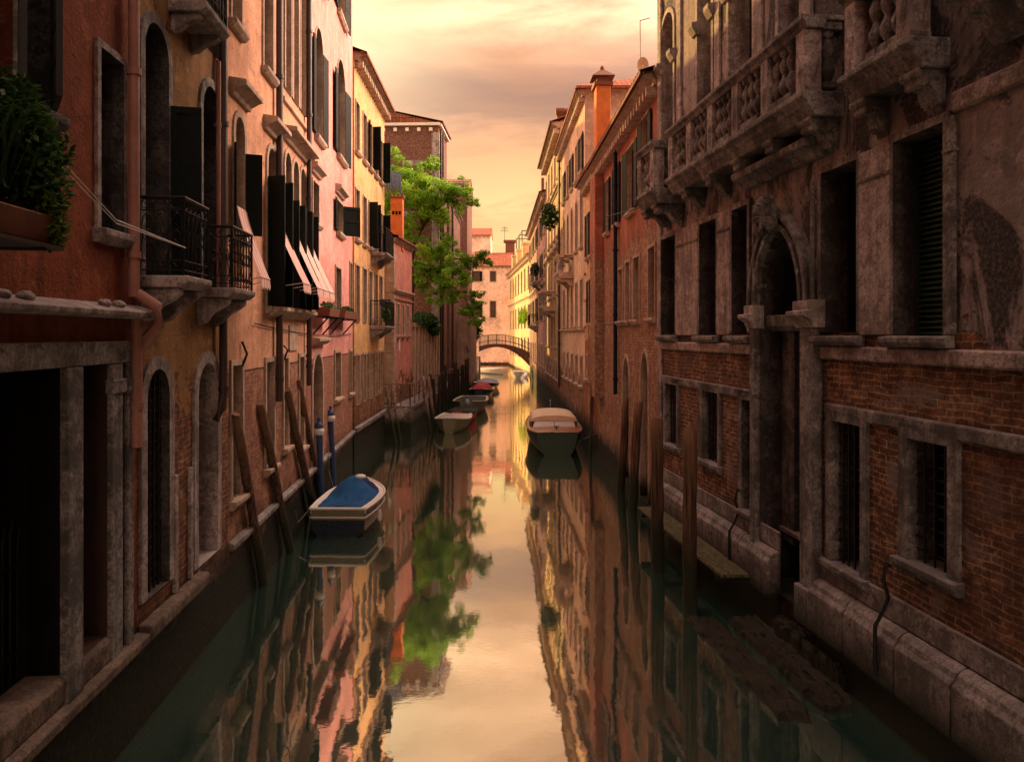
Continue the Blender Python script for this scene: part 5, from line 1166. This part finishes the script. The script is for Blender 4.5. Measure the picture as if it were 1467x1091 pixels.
# ================================================================ WATER, BED
m = MB(); m.face([(-250, -60, 0), (250, -60, 0), (250, 400, 0), (-250, 400, 0)]); wo = m.build('water', 'void', None, kind='structure')
wm, t, bs = newmat('canal_water'); wo.data.materials[0] = wm
co = N(t, 'ShaderNodeNewGeometry').outputs['Position']
n1 = noise(t, vscale(t, co, .55, .30, 1), 1.0, 2, .5); n2 = noise(t, vscale(t, co, 2.2, 1.1, 1), 1.0, 3, .5); n3 = noise(t, vscale(t, co, 1.4, 6, 1), 1.0, 3, .55)
yy = N(t, 'ShaderNodeSeparateXYZ', {0: co}).outputs[1]; far = mapr(t, yy, 18, 45)
n4 = noise(t, vscale(t, co, 9, 14, 1), 1.0, 3, .6)
hgt = mth(t, 'ADD', mth(t, 'ADD', mth(t, 'ADD', n1, mth(t, 'MULTIPLY', n4, .035)), mth(t, 'MULTIPLY', n2, .22)), mth(t, 'MULTIPLY', mth(t, 'MULTIPLY', n3, far), .45))
bp = N(t, 'ShaderNodeBump', {'Strength': .5, 'Distance': .017, 'Height': hgt}).outputs[0]
fin(t, bs, (.022, .062, .045), .25, None, spec=.2)
gl = N(t, 'ShaderNodeBsdfGlossy', {'Color': (.92, .92, .78, 1), 'Roughness': .026, 'Normal': bp})
fr_ = N(t, 'ShaderNodeLayerWeight', {'Blend': .5, 'Normal': bp}).outputs['Facing']
fac = mapr(t, fr_, .45, .97, .42, .96)
ms = N(t, 'ShaderNodeMixShader', {0: fac, 1: bs.outputs[0], 2: gl.outputs[0]})
t.links.new(ms.outputs[0], [n for n in t.nodes if n.type == 'OUTPUT_MATERIAL'][0].inputs[0])
m = MB(); m.face([(-1500, -1500, -1.2), (1500, -1500, -1.2), (1500, 1500, -1.2), (-1500, 1500, -1.2)]); m.build('ground', 'void', None, kind='structure')

# ================================================================ SKY, SUN, CAMERA
SAZ, SEL = R(-33), R(15)                            # low sun, ahead and to the left
w = bpy.data.worlds.new('World'); sc.world = w; w.use_nodes = True; t = w.node_tree; t.nodes.clear()
out = N(t, 'ShaderNodeOutputWorld')
sky = N(t, 'ShaderNodeTexSky', sky_type='NISHITA', sun_disc=False, sun_elevation=SEL, sun_rotation=SAZ, dust_density=4.0)
dr = N(t, 'ShaderNodeTexCoord').outputs['Generated']
sx = N(t, 'ShaderNodeSeparateXYZ', {0: dr}); X, Y, Z = sx.outputs
base = ramp(t, Z, [(0, (1.0, .62, .25)), (.10, (1.0, .57, .24)), (.20, (1.0, .45, .21)), (.31, (1.12, .54, .29)), (.38, (2.1, 1.12, .64)), (.55, (1.5, .85, .5)), (.75, (.9, .52, .38))])
zz = mth(t, 'ADD', mth(t, 'ABSOLUTE', Z), .16)
pv = N(t, 'ShaderNodeCombineXYZ', {0: mth(t, 'DIVIDE', X, zz), 1: mth(t, 'DIVIDE', Y, zz), 2: 0.0}).outputs[0]
cn = noise(t, vscale(t, pv, .7, 1.5, 1, (3.1, 1.6, 0)), 1.0, 8, .6, .5)
def dotlobe(v, p):
    v = Vector(v).normalized(); d = N(t, 'ShaderNodeVectorMath', {0: dr, 1: tuple(v)}, operation='DOT_PRODUCT').outputs[1]
    return mth(t, 'POWER', mth(t, 'MAXIMUM', d, 0.0), p)
cl = noise(t, vscale(t, dr, 2.2, 2.2, 11, (0, .4, 1.3)), 1.0, 7, .6, .5); cf = noise(t, vscale(t, dr, 5, 5, 22, (2, .4, .3)), 1.0, 6, .62, .6)
c = mix(t, mapr(t, cl, .42, .58, 0, .75), base, (.74, .32, .16))
c = mix(t, mapr(t, cn, .46, .60, 0, .5), c, (.60, .29, .17))
wobz = mth(t, 'ADD', Z, mth(t, 'MULTIPLY', mth(t, 'SUBTRACT', cl, .5), .16))
bandm = mth(t, 'MULTIPLY', mapr(t, wobz, .225, .255), mapr(t, wobz, .345, .29))
bandm = mth(t, 'MULTIPLY', bandm, mapr(t, mth(t, 'ADD', X, mth(t, 'MULTIPLY', cf, .2)), -.26, -.08))
c = mix(t, mth(t, 'MULTIPLY', bandm, mapr(t, cf, .35, .6, .6, .95)), c, (.44, .225, .165))
strk = mth(t, 'MULTIPLY', mapr(t, cf, .5, .62), mapr(t, Z, .24, .17))
c = mix(t, mth(t, 'MULTIPLY', strk, .8), c, (1.15, .78, .34))
strk2 = mth(t, 'MULTIPLY', mapr(t, cf, .48, .38), mapr(t, Z, .24, .17))
c = mix(t, mth(t, 'MULTIPLY', strk2, .6), c, (.88, .46, .22))
gl_ = mth(t, 'MULTIPLY', dotlobe((-.25, .90, .39), 95), mapr(t, cf, .3, .55, .75, 1.1))
c = mix(t, N(t, 'ShaderNodeMath', {0: gl_, 1: 1.0}, operation='MINIMUM').outputs[0], c, (1.4, 1.04, .60))
c = mix(t, mth(t, 'MULTIPLY', dotlobe((.02, 1, .13), 220), .55), c, (1.25, .86, .36))
# unseen glows added to light the walls: strong at right, softer left, overhead, behind
def addl(c, f, k, colr): return mix(t, 1.0, c, N(t, 'ShaderNodeVectorMath', {0: colr, 3: mth(t, 'MULTIPLY', f, k)}, operation='SCALE').outputs[0], 'ADD')
cc = mix(t, mapr(t, Z, .5, .7), c, (.62, .46, .44))
cc = addl(cc, dotlobe((.78, .38, .50), 13), 33.0, (1.0, .68, .50))
cc = addl(cc, dotlobe((-.8, .45, .42), 12), 7.0, (1.0, .60, .34))
cc = addl(cc, mth(t, 'MULTIPLY', dotlobe((.1, .45, .85), 3), mapr(t, Z, .5, .72)), 1.7, (1.0, .74, .64))
cc = addl(cc, dotlobe((.1, -.9, .45), 4), 2.2, (1.0, .68, .50))
b1 = N(t, 'ShaderNodeBackground', {0: cc, 1: 1.0}); b2 = N(t, 'ShaderNodeBackground', {0: sky.outputs[0], 1: .004})
ad = N(t, 'ShaderNodeAddShader', {0: b1.outputs[0], 1: b2.outputs[0]}); t.links.new(ad.outputs[0], out.inputs[0])
sd = bpy.data.lights.new('sun', 'SUN'); sd.energy = 7.0; sd.angle = R(.6); sd.color = (1, .60, .18)
so = bpy.data.objects.new('sun', sd); col.objects.link(so)
vec = Vector((math.sin(SAZ)*math.cos(SEL), math.cos(SAZ)*math.cos(SEL), math.sin(SEL)))
so.rotation_euler = vec.to_track_quat('Z', 'Y').to_euler(); so.location = (0, 0, 30)
cam = bpy.data.cameras.new('camera'); cam.lens = F/1467*36; cam.sensor_width = 36; cam.shift_y = -(1091/2-HY)/1467; cam.clip_end = 3000
cobj = bpy.data.objects.new('camera', cam); col.objects.link(cobj); cobj.location = (0, 0, H); cobj.rotation_euler = (R(90), 0, 0); sc.camera = cobj
sc.view_settings.view_transform = 'Standard'; sc.view_settings.look = 'None'; sc.view_settings.exposure = 0
sc.render.engine = 'CYCLES'; sc.cycles.use_denoising = True; sc.cycles.max_bounces = 6; sc.cycles.diffuse_bounces = 3; sc.cycles.glossy_bounces = 3
